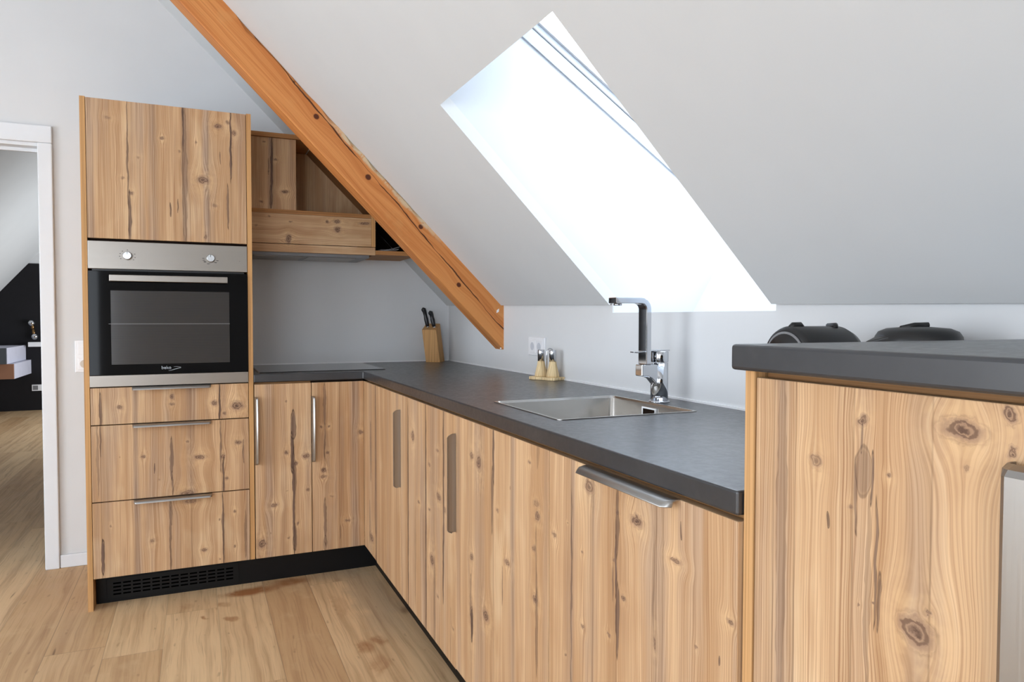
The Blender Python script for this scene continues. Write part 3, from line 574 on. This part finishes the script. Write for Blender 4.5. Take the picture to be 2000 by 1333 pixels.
box(.0985,.5435,-.0066,-.0060,1.000,1.300).build('oven_window',nt.fin(cw,.12,spec=.5),ov)
box(.090,.5445,-.0072,-.0064,1.1640,1.1658).build('rack_edge',M['grey'],ov)
hb=MB().box(.098,.537,-.050,-.043,1.336,1.362).build('handle',M['steel'],ov,bevel=.002)
box(.115,.135,-.044,-.005,1.341,1.356).build('handle_mount',M['blk'],hb); box(.50,.52,-.044,-.005,1.341,1.356).build('handle_mount',M['blk'],hb)
for kx in (.161,.472):
    kb=MB().lathe([(.0165,0),(.0165,.012),(.0155,.018),(.0140,.0195)],(kx,-.003,1.4415),(0,-1,0),32).build('knob',brushed('knob_aluminium_%d'%int(kx*100),(214,218,222),.22),ov)
    box(kx-.0008,kx+.0008,-.0232,-.0222,1.446,1.456).build('pointer',M['print'],kb)
mk=MB()
for kx,side in ((.161,1),(.472,2)):
    for a_ in ((90,130,160,185,210,20,-15,-40) if side==1 else (180,200,215,-20,-45,-110,-140)):
        r_=.028; cx_,cz_=kx+r_*math.cos(math.radians(a_)),1.4415+r_*.85*math.sin(math.radians(a_)); wd_=.0022 if side==1 else .0045
        mk.box(cx_-wd_,cx_+wd_,-.0036,-.0030,cz_-.0012,cz_+.0012)
mk.box(.586,.588,-.0036,-.003,1.4325,1.4345)
mk.build('dial_marks',M['print'],ov)
def text(s,size,loc,rot,mat,par,name='lettering'):
    c=bpy.data.curves.new(name,'FONT'); c.body=s; c.size=size; c.extrude=.0002; c.align_x='LEFT'
    t_=bpy.data.objects.new('tmp',c); C.objects.link(t_); bpy.context.view_layer.update()
    me=bpy.data.meshes.new_from_object(t_.evaluated_get(bpy.context.evaluated_depsgraph_get())); bpy.data.objects.remove(t_)
    me.materials.clear(); me.materials.append(mat); o=bpy.data.objects.new(name,me); C.objects.link(o)
    o.parent=par; o.location=Vector(loc)-wloc(par); o.rotation_euler=rot; return o
text('beko',.0185,(.279,-.0076,.9775),(math.pi/2,0,0),M['logo'],ov)
sw=MB(); pts=[]
for i in range(9):
    t=i/8; pts.append((.306+.046*t,-.0074,.9705+.004*t+.0065*math.sin(t*math.pi*.5)**2))
sw.tube(pts+[(.352,-.0074,.984),(.338,-.0074,.9865),(.325,-.0074,.986)],[.0003+.0009*abs(math.sin(i/11*math.pi)) for i in range(12)],6); sw.build('emblem',M['logo'],ov)

# ================================================================== BASE CABINETS
def base(name,label,x0,x1,y0,y1,grp=None): return thing(name,label,'cabinet',((x0+x1)/2,(y0+y1)/2,ZB),grp)
c1=base('base_cabinet','narrow wooden base cabinet with upright handle, right beside the tall oven cabinet',W+.002,.8835,0,D)
box(W+.003,.8825,.021,D-.004,ZB+.002,ZW-TH-.002).build('carcass',M['rail'],c1)
d1=front(W+.004,.8820,ZB,ZT,wood('aged_boards_narrow_door','narrow',5.),c1); handle((.6425,.002,.548),(0,0,1),(0,-1,0),(1,0,0),d1)
c2=base('base_cabinet','wooden base cabinet with upright handle in the inner corner under the hob',.8835,XA,0,D)
box(.8845,XA-.002,.021,D-.004,ZB+.002,ZW-TH-.002).build('carcass',M['void'],c2)
d2=front(.8850,XA-.0005,ZB,ZT,wood('aged_boards_corner_door','corner_left',6.),c2); handle((.8835,.002,.542),(0,0,1),(0,-1,0),(1,0,0),d2)
XC=XA+.019
def rfront(s0,s1,mat,par,z0=ZB,z1=ZT,xa=XA,name='door'): return box(xa,xa+.019,-s1,-s0,z0,z1).build(name,mat,par,bevel=.0012)
c3=base('corner_cabinet','blind wooden corner cabinet with filler strip and handleless front on the sink side',XA,XK-.01,-SA[1],-.002)
box(XC+.002,XK-.012,-SA[1]+.001,-.002,ZB+.002,ZW-TH-.002).build('carcass',M['rail'],c3)
rfront(.0,SA[0]-.002,wood('aged_boards_corner_filler','right_a',7.),c3,name='filler_panel')
rfront(SA[0]+.001,SA[1]-.0015,wood('aged_boards_blind_front','right_b',7.),c3,z0=ZB-.004)
c4=base('base_cabinet','wooden base cabinet with upright handle between the corner and the sink',XA,XK-.01,-SA[2],-SA[1])
box(XC+.002,XK-.012,-SA[2]+.001,-SA[1]-.001,ZB+.002,ZW-TH-.002).build('carcass',M['rail'],c4)
d4=rfront(SA[1]+.0015,SA[2]-.0015,wood('aged_boards_wide_door','right_b',8.),c4,z0=ZB-.004); handle((XA+.002,-SA[1]-.001,.545),(0,0,1),(-1,0,0),(0,-1,0),d4)
c5=base('sink_cabinet','wooden cabinet with upright handle directly under the steel sink',XA,XK-.01,-SA[3],-SA[2])
MB().box(XC+.002,XC+.02,-SA[3]+.001,-SA[2]-.001,ZB+.002,ZW-TH-.002).box(XK-.03,XK-.012,-SA[3]+.001,-SA[2]-.001,ZB+.002,ZW-TH-.002).box(XC+.02,XK-.03,-SA[3]+.001,-SA[3]+.019,ZB+.002,ZW-TH-.002).box(XC+.02,XK-.03,-SA[2]-.019,-SA[2]-.001,ZB+.002,ZW-TH-.002).build('carcass',M['rail'],c5)
d5=rfront(SA[2]+.0015,SA[3]-.0018,wood('aged_boards_sink_door','right_sink',9.),c5); handle((XA+.002,-SA[2]-.001,.548),(0,0,1),(-1,0,0),(0,-1,0),d5)
c6=thing('dishwasher','integrated dishwasher behind a wooden front with wide horizontal handle, next to the raised counter','dishwasher',(XA+.3,-2.2,ZB))
box(XC+.002,XK-.012,-SA[4]+.002,-SA[3]-.002,ZB+.002,ZW-TH-.002).build('body',M['rail'],c6)
d6=rfront(SA[3]+.0018,SA[4]-.003,wood('aged_boards_dishwasher_front','dishwasher',10.),c6,name='front_panel'); handle((XA+.002,-2.365,ZT+.0012),(0,1,0),(-1,0,0),(0,0,-1),d6)

# plinths
pl=tag(MB().box(T+.003,XA+.07,.078,.092,0,ZB-.001).build('plinth',M['plinth']),'matt black plinth board under the oven cabinet and hob cupboards','plinth')
gr=MB().box(.058,.575,.0755,.0785,.006,.100).build('vent_grille',M['plinth'],pl,bevel=.001)
sl=MB()
for i in range(13):
    for j in range(4):
        x_=.083+i*.0365; z_=.030+j*.0152; sl.box(x_,x_+.029,.0745,.0757,z_,z_+.0062)
sl.build('slot',plain('black_gap',(4,4,4),.9,spec=0,var=.01),gr)
tag(MB().box(XA+.068,XA+.082,-2.503,.076,0,ZB-.006).build('plinth',M['plinth']),'matt black plinth board under the sink side fronts','plinth')

# ================================================================== WORKTOP, SINK, TAP, HOB
wt=MB(); e=.0024
SX0,SX1,SY0,SY1=1.216,1.620,-1.768,-1.362
z0,z1=ZW-TH,ZW
# flat slab pieces share one outline: build as grid with the sink hole
xs=[W+.001,XA-e,SX0,SX1,XK-.0005]; ys=[-2.5015,SY0,SY1,-e,D-.0005]
def inside(i,j): return (j==3 or i>=1) and not(i==2 and j==1)
vid={}
def V(i,j,k):
    key=(i,j,k)
    if key not in vid: vid[key]=len(wt.v); wt.v.append((xs[i],ys[j],(z0,z1)[k]))
    return vid[key]
for i in range(4):
    for j in range(4):
        if not inside(i,j): continue
        wt.f.append([V(i,j,1),V(i+1,j,1),V(i+1,j+1,1),V(i,j+1,1)]); wt.sm.append(False)
        wt.f.append([V(i,j,0),V(i,j+1,0),V(i+1,j+1,0),V(i+1,j,0)]); wt.sm.append(False)
        for (di,dj,a,b) in ((-1,0,(i,j),(i,j+1)),(1,0,(i+1,j),(i+1,j+1)),(0,-1,(i,j),(i+1,j)),(0,1,(i,j+1),(i+1,j+1))):
            ii,jj=i+di,j+dj
            if not(0<=ii<4 and 0<=jj<4 and inside(ii,jj)):
                wt.f.append([V(*a,0),V(*b,0),V(*b,1),V(*a,1)]); wt.sm.append(False)
tag(wt.build('worktop',M['slate'],bevel=.004,seg=3),'dark slate-look corner worktop holding the hob and the sink','worktop')

def rrect(x0,x1,y0,y1,r,n=6):
    p=[]
    for cx,cy,a0 in ((x1-r,y1-r,0),(x0+r,y1-r,90),(x0+r,y0+r,180),(x1-r,y0+r,270)):
        for i in range(n+1):
            a=math.radians(a0+90*i/n); p.append((cx+r*math.cos(a),cy+r*math.sin(a)))
    return p
sk=thing('kitchen_sink','square brushed steel sink bowl set into the worktop','sink',((SX0+SX1)/2,(SY0+SY1)/2,ZW-.19))
sm_=MB(); loops=[(rrect(SX0-.006,SX1+.006,SY0-.006,SY1+.006,.012),ZW+.0004),(rrect(SX0-.006,SX1+.006,SY0-.006,SY1+.006,.012),ZW+.0018),(rrect(SX0+.001,SX1-.001,SY0+.001,SY1-.001,.014),ZW+.0018),(rrect(SX0+.003,SX1-.003,SY0+.003,SY1-.003,.016),ZW-.004),
 (rrect(SX0+.004,SX1-.004,SY0+.004,SY1-.004,.018),ZW-.165),(rrect(SX0+.009,SX1-.009,SY0+.009,SY1-.009,.018),ZW-.180),(rrect(SX0+.022,SX1-.022,SY0+.022,SY1-.022,.02),ZW-.186)]
n_=len(loops[0][0])
for lp,z in loops: sm_.v+=[(x,y,z) for x,y in lp]
for i in range(len(loops)-1):
    for k in range(n_): sm_.f.append([i*n_+k,i*n_+(k+1)%n_,(i+1)*n_+(k+1)%n_,(i+1)*n_+k]); sm_.sm.append(i>=3)
sm_.f.append([(len(loops)-1)*n_+k for k in range(n_)]); sm_.sm.append(False)
bowl=sm_.build('bowl',M['sink'],sk); so=bowl.modifiers.new('thickness','SOLIDIFY'); so.thickness=.0008; so.offset=0
of=MB().prism([(SX1-.0045,y,z) for y,z in ((-1.602,ZW-.044),(-1.530,ZW-.044),(-1.530,ZW-.011),(-1.602,ZW-.011))],(-.003,0,0)).build('overflow',M['chrome'],sk,bevel=.001)
MB().box(SX1-.0082,SX1-.0074,-1.594,-1.538,ZW-.040,ZW-.017).build('overflow_opening',M['void'],of)
MB().lathe([(.045,0),(.045,.003),(.036,.004),(.034,.0015)],((SX0+SX1)/2,(SY0+SY1)/2,ZW-.1862),(0,0,1),32).build('drain',M['chrome'],sk)

FX,FYY=1.660,-1.551
fc=thing('kitchen_tap','angular chrome kitchen tap with flat bent spout standing behind the sink','tap',(FX,FYY,ZW))
MB().lathe([(.031,0),(.031,.004),(.0265,.006)],(FX,FYY,ZW),n=40).build('base_ring',M['chrome'],fc)
MB().lathe([(.0255,0),(.0255,.112)],(FX,FYY,ZW+.005),n=40).build('body',M['chrome'],fc)
lv=MB().lathe([(.0255,0),(.0265,.002),(.0265,.030),(.0255,.032)],(FX,FYY,ZW+.1185),n=40).build('lever_cap',M['chrome'],fc)
pts=[]
lev=MB(); 
for i,(dx,dz,hw) in enumerate(((0.02,.152,.0235),(-.02,.1525,.0225),(-.055,.150,.018),(-.085,.1465,.013),(-.096,.1475,.010))):
    for s_ in (-1,1):
        for dd in (0,.0032): lev.v.append((FX+dx,FYY+s_*hw,ZW+dz+dd))
for i in range(4):
    a=i*4; b2=a+4
    for q_ in ((a,a+2,b2+2,b2),(a+1,b2+1,b2+3,a+3),(a,b2,b2+1,a+1),(a+2,a+3,b2+3,b2+2)): lev.f.append(list(q_)); lev.sm.append(False)
lev.f.append([0,1,3,2]); lev.sm.append(False); lev.f.append([16,18,19,17]); lev.sm.append(False)
lev.build('lever',M['chrome'],fc,bevel=.001)
# bracket: block curving down into the body
br=[(FX,ZW+.113),(FX-.073,ZW+.113),(FX-.073,ZW+.079),(FX-.050,ZW+.077),(FX-.037,ZW+.071),(FX-.028,ZW+.062),(FX-.018,ZW+.050),(FX,ZW+.050)]
MB().prism([(x,FYY-.017,z) for x,z in br],(0,.034,0)).build('bracket',M['chrome'],fc,bevel=.003,seg=3)
# flat ribbon spout
cxs=FX-.052; zt=ZW+.298; r1=.026; path=[(cxs,ZW+.113),(cxs,zt-r1)]
for i in range(1,8):
    a=math.radians(90*i/8); path.append((cxs-r1*(1-math.cos(a)),zt-r1+r1*math.sin(a)))
path+=[(cxs-r1,zt),(1.497,zt)]
th_=.0085; hw=.021; rb=MB(); ring=[]
for i,(x,z) in enumerate(path):
    a=Vector(path[max(i-1,0)]); b_=Vector(path[min(i+1,len(path)-1)]); t=(b_-a).normalized(); nrm=Vector((-t.y,t.x))
    for s_,w_ in ((-1,-1),(1,-1),(1,1),(-1,1)): rb.v.append((x+nrm.x*th_*w_,FYY+s_*hw,z+nrm.y*th_*w_))
for i in range(len(path)-1):
    for k in range(4): rb.f.append([i*4+k,i*4+(k+1)%4,(i+1)*4+(k+1)%4,(i+1)*4+k]); rb.sm.append(False)
rb.f.append([0,1,2,3]); rb.sm.append(False); m_=(len(path)-1)*4; rb.f.append([m_+3,m_+2,m_+1,m_]); rb.sm.append(False)
rb.build('spout',M['chrome'],fc,bevel=.002,seg=2)
MB().lathe([(.012,0),(.012,.006),(.009,.0065)],(1.515,FYY,zt-th_-.0065),n=24).build('aerator',M['chrome'],fc)

hb_=thing('ceramic_hob','flat black glass hob let into the worktop beside the oven cabinet','hob',(.95,.34,ZW))
box(.668,1.238,.075,.590,ZW+.0003,ZW+.0032).build('glass_plate',M['hob'],hb_,bevel=.001)
box(1.2375,1.2405,.075,.59,ZW+.0003,ZW+.0036).build('edge_strip',M['steel'],hb_); box(.6655,.6685,.075,.59,ZW+.0003,ZW+.0036).build('edge_strip',M['steel'],hb_)

# ================================================================== RAISED COUNTER
bc=thing('bar_cabinet','taller wooden cabinet in the right foreground with upright handle','cabinet',(XB+.3,-2.8,0))
ZF=ZBAR-TH-.010
box(XB,XK-.002,-2.523,-2.504,0,ZBAR-TH-.0005).build('side_panel',edge_wood('bar_panel_banding',11.,(200,156,106)),bc)
box(XB+.021,XK-.01,-3.13,-2.525,.13,ZBAR-TH-.001).build('carcass',M['rail'],bc)
d7=box(XB,XB+.019,-3.128,-2.526,ZB,ZF).build('door',wood('aged_boards_bar_door','bar',12.),bc,bevel=.0012)
handle((XB+.002,-2.869,.757),(0,0,1),(-1,0,0),(0,-1,0),d7,reach=.034,lip=.05)
box(XB+.07,XB+.084,-3.13,-2.523,0,ZB-.004).build('plinth',M['plinth'],bc)
tag(box(XB-.024,XK-.0015,-3.16,-2.4995,ZBAR-TH,ZBAR).build('worktop',M['slate'],bevel=.005,seg=3),'thick dark slate-look top of the raised counter at the right edge','worktop')

# ================================================================== HOOD CABINET AND SHELF
YH=.30
hc=thing('hood_cabinet','wooden extractor hood housing with open niche between oven cabinet and beam','cabinet',(.95,.45,1.5))
def hx(z): return min(1.70,cz(D)-z-.012)
wb=wood('aged_boards_hood','hood_box',13.,True); wp=wood('aged_boards_hood_panel','hood_panel',14.)
z_b0,z_b1=1.508,1.546
MB().box(W+.001,1.246,YH,YH+.019,z_b0,z_b1).build('bottom_board',wood('aged_boards_hood_lower','hood_box',13.,True),hc)
box(1.247,1.465,YH,D-.002,z_b0+.003,z_b0+.024).build('niche_floor',M['edgeh'],hc)
box(W+.001,1.226,YH,YH+.019,1.549,1.691).build('flap',wb,hc,bevel=.001)
box(1.227,1.247,YH,D-.002,1.549,1.711).build('end_panel',M['edge'],hc)
box(W+.001,1.226,YH,D-.002,1.692,1.711).build('shelf_board',M['edgeh'],hc)
box(W+.001,.863,YH+.012,YH+.031,1.711,2.051).build('cover_panel',wp,hc)
box(.848,.866,YH+.031,D-.002,1.711,2.051).build('divider',M['edge'],hc)
MB().prism([(.867,.60,1.712),(hx(1.712)-.02,.60,1.712),(hx(2.05)-.02,.60,2.050),(.867,.60,2.050)],(0,.016,0)).build('back_panel',wood('aged_boards_hood_back',None,15.),hc)
MB().prism([(W+.001,YH,2.052),(hx(2.073),YH,2.052),(hx(2.073),YH,2.073),(W+.001,YH,2.073)],(0,D-.002-YH,0)).build('top_board',M['edgeh'],hc)
MB().prism([(hx(1.712)-.019,YH+.02,1.712),(hx(1.712)-.001,YH+.02,1.712),(hx(2.05)-.001,YH+.02,2.050),(hx(2.05)-.019,YH+.02,2.050)],(0,D-.004-YH-.02,0)).build('sloped_panel',M['rail'],hc)
box(1.2475,hx(1.712)-.02,YH+.01,.60,1.700,1.7105).build('niche_shade_top',M['void'],hc)
MB().prism([(1.292,YH+.012,1.699),(1.452,YH+.012,1.5335),(1.466,YH+.012,1.5335),(1.304,YH+.012,1.699)],(0,.585-YH,0)).build('niche_shade_slope',M['void'],hc)  # dark boards round the niche, its deep shade put into their colour
box(1.2472,1.2482,YH+.002,.60,1.534,1.699).build('niche_shade_side',M['void'],hc)
MB().prism([(1.2475,.60,1.70),(hx(1.70)-.03,.60,1.70),(hx(1.55)-.05,.60,1.56),(1.46,.60,1.5335),(1.2475,.60,1.5335)],(0,.01,0)).build('niche_shade_back',M['void'],hc)
hd=thing('extractor_hood','steel extractor hood fitted under the wooden housing above the hob','extractor hood',(.95,.46,1.495))
box(.655,1.22,YH+.022,.635,1.494,1.545).build('hood_body',M['grey'],hd)
MB().box(.672,.90,YH+.06,.60,1.492,1.494).box(.925,1.16,YH+.06,.60,1.492,1.494).build('filter',M['steel'],hd)
# leaflets lying in the niche
for i,(x0,x1,y0,dz,rz,lab) in enumerate(((1.258,1.385,.36,0.0,.03,'flat white leaflet at the bottom of the niche beside the hood'),(1.275,1.395,.37,.003,-.15,'white leaflet lying slantwise in the middle of the niche stack'),(1.275,1.385,.38,.007,.12,'topmost white leaflet with raised corner in the niche beside the hood'))):
    m=MB(); c_=Vector(((x0+x1)/2,y0+.08,0)); Rz=Matrix.Rotation(rz,3,'Z'); nn=8; hz=z_b0+.0245+dz
    for a in range(nn+1):
        for b_ in range(2):
            for k in range(2):
                x=x0+(x1-x0)*a/nn; y=y0-.02+b_*.16; q_=Rz@(Vector((x,y,0))-c_)+c_
                m.v.append((q_.x,q_.y,hz+k*.0010+.011*i*(a/nn)**2.2+.0015*i))
    for a in range(nn):
        p_=a*4; r_=p_+4
        for q_ in ((p_,p_+2,r_+2,r_),(p_+1,r_+1,r_+3,p_+3),(p_,r_,r_+1,p_+1),(p_+2,p_+3,r_+3,r_+2)): m.f.append(list(q_)); m.sm.append(False)
    m.f.append([0,1,3,2]); m.sm.append(False); m.f.append([nn*4+k for k in (0,2,3,1)]); m.sm.append(False)
    tag(m.build('leaflet',M['wht']),lab,'paper','leaflets in the niche beside the hood')

# ================================================================== SMALL THINGS ON THE WORKTOP
kb=thing('knife_block','upright light wooden knife block leaning left in the worktop corner','knife block',(1.648,.570,ZW))
Rk=Matrix.Rotation(math.radians(-34),3,'Z'); kc=Vector((1.648,.570,ZW))
def lean(x,y,z):
    q_=Rk@Vector((x,y,0)); return tuple(kc+Vector((q_.x-z*.115,q_.y+z*.03,z)))
blk=MB(); blk.v=[lean(*p) for p in ((-.041,-.048,0),(.041,-.048,0),(.041,.048,0),(-.041,.048,0),(-.041,-.048,.182),(.041,-.048,.182),(.041,.048,.216),(-.041,.048,.216))]
for f in ((0,1,2,3),(4,5,6,7),(0,1,5,4),(1,2,6,5),(2,3,7,6),(3,0,4,7)): blk.f.append(list(f)); blk.sm.append(False)
blk.build('body',edge_wood('beech_block',21.,(204,156,100)),kb,bevel=.002)
M['kn']=plain('black_knife_handle',(16,17,22),.35,spec=.5)
def kpos(x,y):
    z=.182+(y+.048)/.096*.034; return Vector(lean(x,y,z)),z
for (lx,ly,L_,lab) in ((-.016,-.010,.108,'black-handled kitchen knife in the block, left and taller one'),(.022,-.014,.090,'black-handled kitchen knife in the block, right and shorter one')):
    p0,z0k=kpos(lx,ly); kt=thing('kitchen_knife',lab,'knife',tuple(p0),'knives in the wooden block')
    dv=Vector((-.20,.03,1)).normalized(); sd=Vector((-1,-.2,0)).normalized()
    pth=[p0+dv*.004,p0+dv*.018,p0+dv*.046,p0+dv*(L_*.62),p0+dv*(L_*.82)+sd*.001,p0+dv*(L_*.93)+sd*.004,p0+dv*(L_*.98)+sd*.012]
    MB().tube(pth,[.0072,.0088,.0100,.0080,.0092,.0112,.0075],12,1.25).build('handle',M['kn'],kt)
    MB().tube([p0-dv*.002,p0+dv*.006],[.0080,.0080],12).build('bolster',M['chrome'],kt)

# cruet set
tr=thing('cruet_tray','pale wooden tray with chrome carrying hoop beside the wall socket','tray',(1.70,-.735,ZW))
Rt=Matrix.Rotation(math.radians(-66),3,'Z'); tc=(1.699,-.735,ZW)
ty=MB(); 
ty.prism([Vector(p) for p in [(tc[0]-.066,tc[1]-.034,ZW+.0005),(tc[0]-.036,tc[1]-.040,ZW+.0005),(tc[0],tc[1]-.032,ZW+.0005),(tc[0]+.036,tc[1]-.040,ZW+.0005),(tc[0]+.066,tc[1]-.034,ZW+.0005),(tc[0]+.066,tc[1]+.034,ZW+.0005),(tc[0]+.036,tc[1]+.040,ZW+.0005),(tc[0],tc[1]+.032,ZW+.0005),(tc[0]-.036,tc[1]+.040,ZW+.0005),(tc[0]-.066,tc[1]+.034,ZW+.0005)]],(0,0,.012))
M['pale']=edge_wood('pale_rubberwood',31.,(232,206,160))
ty.build('base',M['pale'],tr,bevel=.002,rot=(Rt,tc))
hp=[(tc[0],tc[1],ZW+.010),(tc[0],tc[1],ZW+.105)]
for i in range(9):
    a=math.pi*i/8; hp.append((tc[0]+.0135-.0135*math.cos(a)+.0,tc[1]-.004*i/8,ZW+.112+.013*math.sin(a)))
MB().tube(hp,.0023,10).build('hoop',M['chrome'],tr)
for sx,lab in ((-1,'wooden cruet with chrome top, further one on the tray, to the left'),(1,'wooden cruet with chrome top, nearer one on the tray, to the right')):
    p=Rt@Vector((.030*sx,0,0))+Vector(tc); cu=thing('salt_shaker',lab,'shaker',(p.x,p.y,ZW+.0125),'cruets on the pale tray')
    prof=[(.0245,0),(.0260,.004),(.0250,.012),(.0215,.026),(.0180,.040),(.0155,.052),(.0140,.062)]
    MB().lathe(prof,(p.x,p.y,ZW+.0125),n=32).build('body',M['pale'],cu)
    MB().lathe([(.0142,0),(.0142,.044),(.0135,.0455),(.004,.046)],(p.x,p.y,ZW+.0745),n=32).build('cap',M['chrome'],cu)

# sockets
def socket(par,cy,cz_,x,dirn):
    pass
so_=thing('wall_socket','white double socket in the low white wall above the cruet tray','socket',(XK,-.532,1.069))
box(XK-.009,XK,-.612,-.454,1.029,1.109).build('cover_frame',M['wht'],so_,bevel=.003)
for k,yy in enumerate((-.500,-.566)):
    s1=box(XK-.0115,XK-.008,yy-.028,yy+.028,1.041,1.097).build('insert',M['wht'],so_,bevel=.002)
    MB().lathe([(.0175,0),(.0175,.0008)],(XK-.0115,yy,1.069),(-1,0,0),28).build('recess',plain('socket_recess_%d'%k,(196,199,206),.4,var=.02),s1)
sw_=thing('switch_socket','white light switch above a socket between door frame and oven cabinet','switch',(-.076,D,1.0))
box(-.116,-.036,D-.009,D,.930,1.083).build('cover_frame',M['wht'],sw_,bevel=.003)
box(-.104,-.048,D-.0125,D-.008,1.016,1.072).build('rocker',M['wht'],sw_,bevel=.002)
s2=box(-.104,-.048,D-.0115,D-.008,.942,.998).build('insert',M['wht'],sw_,bevel=.002)
MB().lathe([(.0195,0),(.0195,.0008)],(-.076,D-.0115,.970),(0,-1,0),28).build('recess',plain('socket_recess_beige',(196,186,172),.4,var=.02),s2)

# ================================================================== APPLIANCES BEHIND THE RAISED COUNTER
cm=thing('coffee_machine','black capsule coffee machine with rounded barrel top behind the raised counter','coffee machine',(1.55,-2.25,ZW))
R0=.062; zc=1.113; yc=-2.225
MB().lathe([(.050,0),(R0-.004,.002),(R0,.010),(R0,.135),(R0-.008,.155),(R0-.022,.170),(.020,.178)],(1.478,yc,zc),(1,0,0),48).build('barrel',M['blk2'],cm)
fp=MB().lathe([(.050,0),(.047,-.004),(.020,-.005)],(1.478,yc,zc),(1,0,0),40).build('face_disc',M['blk'],cm)
MB().lathe([(.0500,0),(.0515,-.003),(.0490,-.0045)],(1.4785,yc,zc),(1,0,0),40).build('trim_ring',M['grey'],cm)
MB().lathe([(.012,0),(.012,.010),(.009,.013)],(1.473,yc,zc+.005),(-1,0,0),24).build('button',M['grey'],cm)
MB().tube([(1.490,yc,zc+R0-.004),(1.497,yc,zc+R0+.001),(1.515,yc,zc+R0+.0015),(1.522,yc,zc+R0-.003)],[.006,.007,.007,.005],10).build('lever_hinge',M['blk'],cm)
MB().tube([(1.592,yc-.018,zc+R0-.006),(1.600,yc-.010,zc+R0+.001),(1.606,yc+.012,zc+R0),(1.612,yc+.02,zc+R0-.008)],[.005,.006,.006,.004],10).build('lid_catch',M['blk'],cm)
box(1.545,1.650,yc-.055,yc+.055,ZW+.001,zc-.02).build('housing',M['blk2'],cm,bevel=.012,seg=4)
box(1.470,1.655,yc-.05,yc+.05,ZW+.0005,ZW+.02).build('drip_base',M['blk'],cm,bevel=.006)
kt=thing('electric_kettle','black kettle with wide domed lid at the right behind the raised counter','kettle',(1.625,-2.385,ZW))
kx,ky=1.627,-2.397
MB().lathe([(.075,0),(.078,.004),(.078,.018),(.070,.022)],(kx,ky,ZW),n=40).build('power_base',M['blk'],kt)
MB().lathe([(.068,.024),(.074,.03),(.076,.12),(.074,.17),(.0715,.195)],(kx,ky,ZW),n=48).build('body',M['blk2'],kt)
MB().lathe([(.0722,.1955),(.0728,.203),(.0712,.214),(.0655,.223),(.052,.2290),(.02,.2320),(.004,.2325)],(kx,ky,ZW),n=48).build('lid',M['blk'],kt)
MB().tube([(kx-.03,ky+.012,ZW+.229),(kx-.005,ky+.003,ZW+.2345),(kx+.02,ky-.005,ZW+.2345)],[.004,.0045,.005],10,1.2).build('lid_tab',M['blk'],kt)
sp=MB(); a_=Vector((-.93,.36,0)).normalized(); pp=Vector((-a_.y,a_.x,0)); c0=Vector((kx,ky,ZW))
sp.v=[tuple(c0+a_*.050+pp*.034+Vector((0,0,.220))),tuple(c0+a_*.050-pp*.034+Vector((0,0,.220))),tuple(c0+a_*.104+Vector((0,0,.203))),tuple(c0+a_*.055+pp*.024+Vector((0,0,.13))),tuple(c0+a_*.055-pp*.024+Vector((0,0,.13))),tuple(c0+a_*.090+Vector((0,0,.185)))]
sp.f=[[0,1,2],[3,5,4],[0,3,4,1],[1,4,5,2],[2,5,3,0]]; sp.sm=[False]*5
sp.build('spout',M['blk2'],kt,bevel=.004)
MB().tube([(kx+.055,ky+.045,ZW+.195),(kx+.085,ky+.066,ZW+.185),(kx+.095,ky+.074,ZW+.11),(kx+.065,ky+.052,ZW+.05)],[.010,.011,.010,.009],12).build('handle',M['blk'],kt)

# ================================================================== THINGS IN THE OTHER ROOM
def P2(x,z): return x,z
nt=None
gf=plain('grey_drawer_front',(72,78,84),.5); gl_=plain('light_grey_box_side',(206,206,220),.5); br_=plain('brown_drawer_front',(146,104,80),.5)
f1=thing('floating_drawer','grey floating drawer box on the dark wall of the other room, upper one','drawer box',(-1.62,6.9,.80),'floating drawer boxes in the other room')
box(-2.05,-1.585,6.55,FY-.002,.655,.840).build('box',gl_,f1); box(-2.05,-1.588,6.52,6.552,.655,.840).build('front',gf,f1)
f2=thing('floating_drawer','brown-fronted floating drawer box below the grey one in the other room','drawer box',(-1.6,6.9,.5),'floating drawer boxes in the other room')
box(-1.95,-1.530,6.62,FY-.002,.478,.652).build('box',gl_,f2); box(-1.95,-1.533,6.59,6.622,.478,.652).build('front',br_,f2)
lp=thing('wall_lamp','brass wall lamp with two mirrored bulbs on the dark wall of the other room','lamp',(-1.49,FY,1.02))
brass=plain('aged_brass',(150,118,80),.3,1)
MB().lathe([(.018,0),(.018,.05)],(-1.497,FY-.055,1.045),n=20).build('holder',brass,lp)
MB().lathe([(.018,0),(.018,.05)],(-1.487,FY-.055,.972),n=20).build('holder',brass,lp)
MB().tube([(-1.490,FY-.001,1.03),(-1.492,FY-.052,1.03)],.012,10).build('bracket',brass,lp)
for (bx_,bz_) in ((-1.510,1.122),(-1.478,.950)):
    MB().lathe([(.003,-.042),(.025,-.034),(.040,-.012),(.042,.006),(.030,.030),(.010,.041)],(bx_,FY-.055,bz_),n=24).build('bulb',M['chrome'],lp)
tag(box(-1.535,-1.37,FY-.14,FY-.001,.822,.880).build('wall_shelf',M['wht'],bevel=.002),'small white shelf on the dark wall below the brass lamp','shelf')
fs=thing('wall_socket','grey socket plate low on the dark wall of the other room','socket',(-1.47,FY,.29))
box(-1.527,-1.415,FY-.010,FY-.0005,.250,.330).build('cover_frame',M['wht'],fs,bevel=.002)
box(-1.515,-1.460,FY-.012,FY-.009,.262,.318).build('insert',M['grey'],fs)
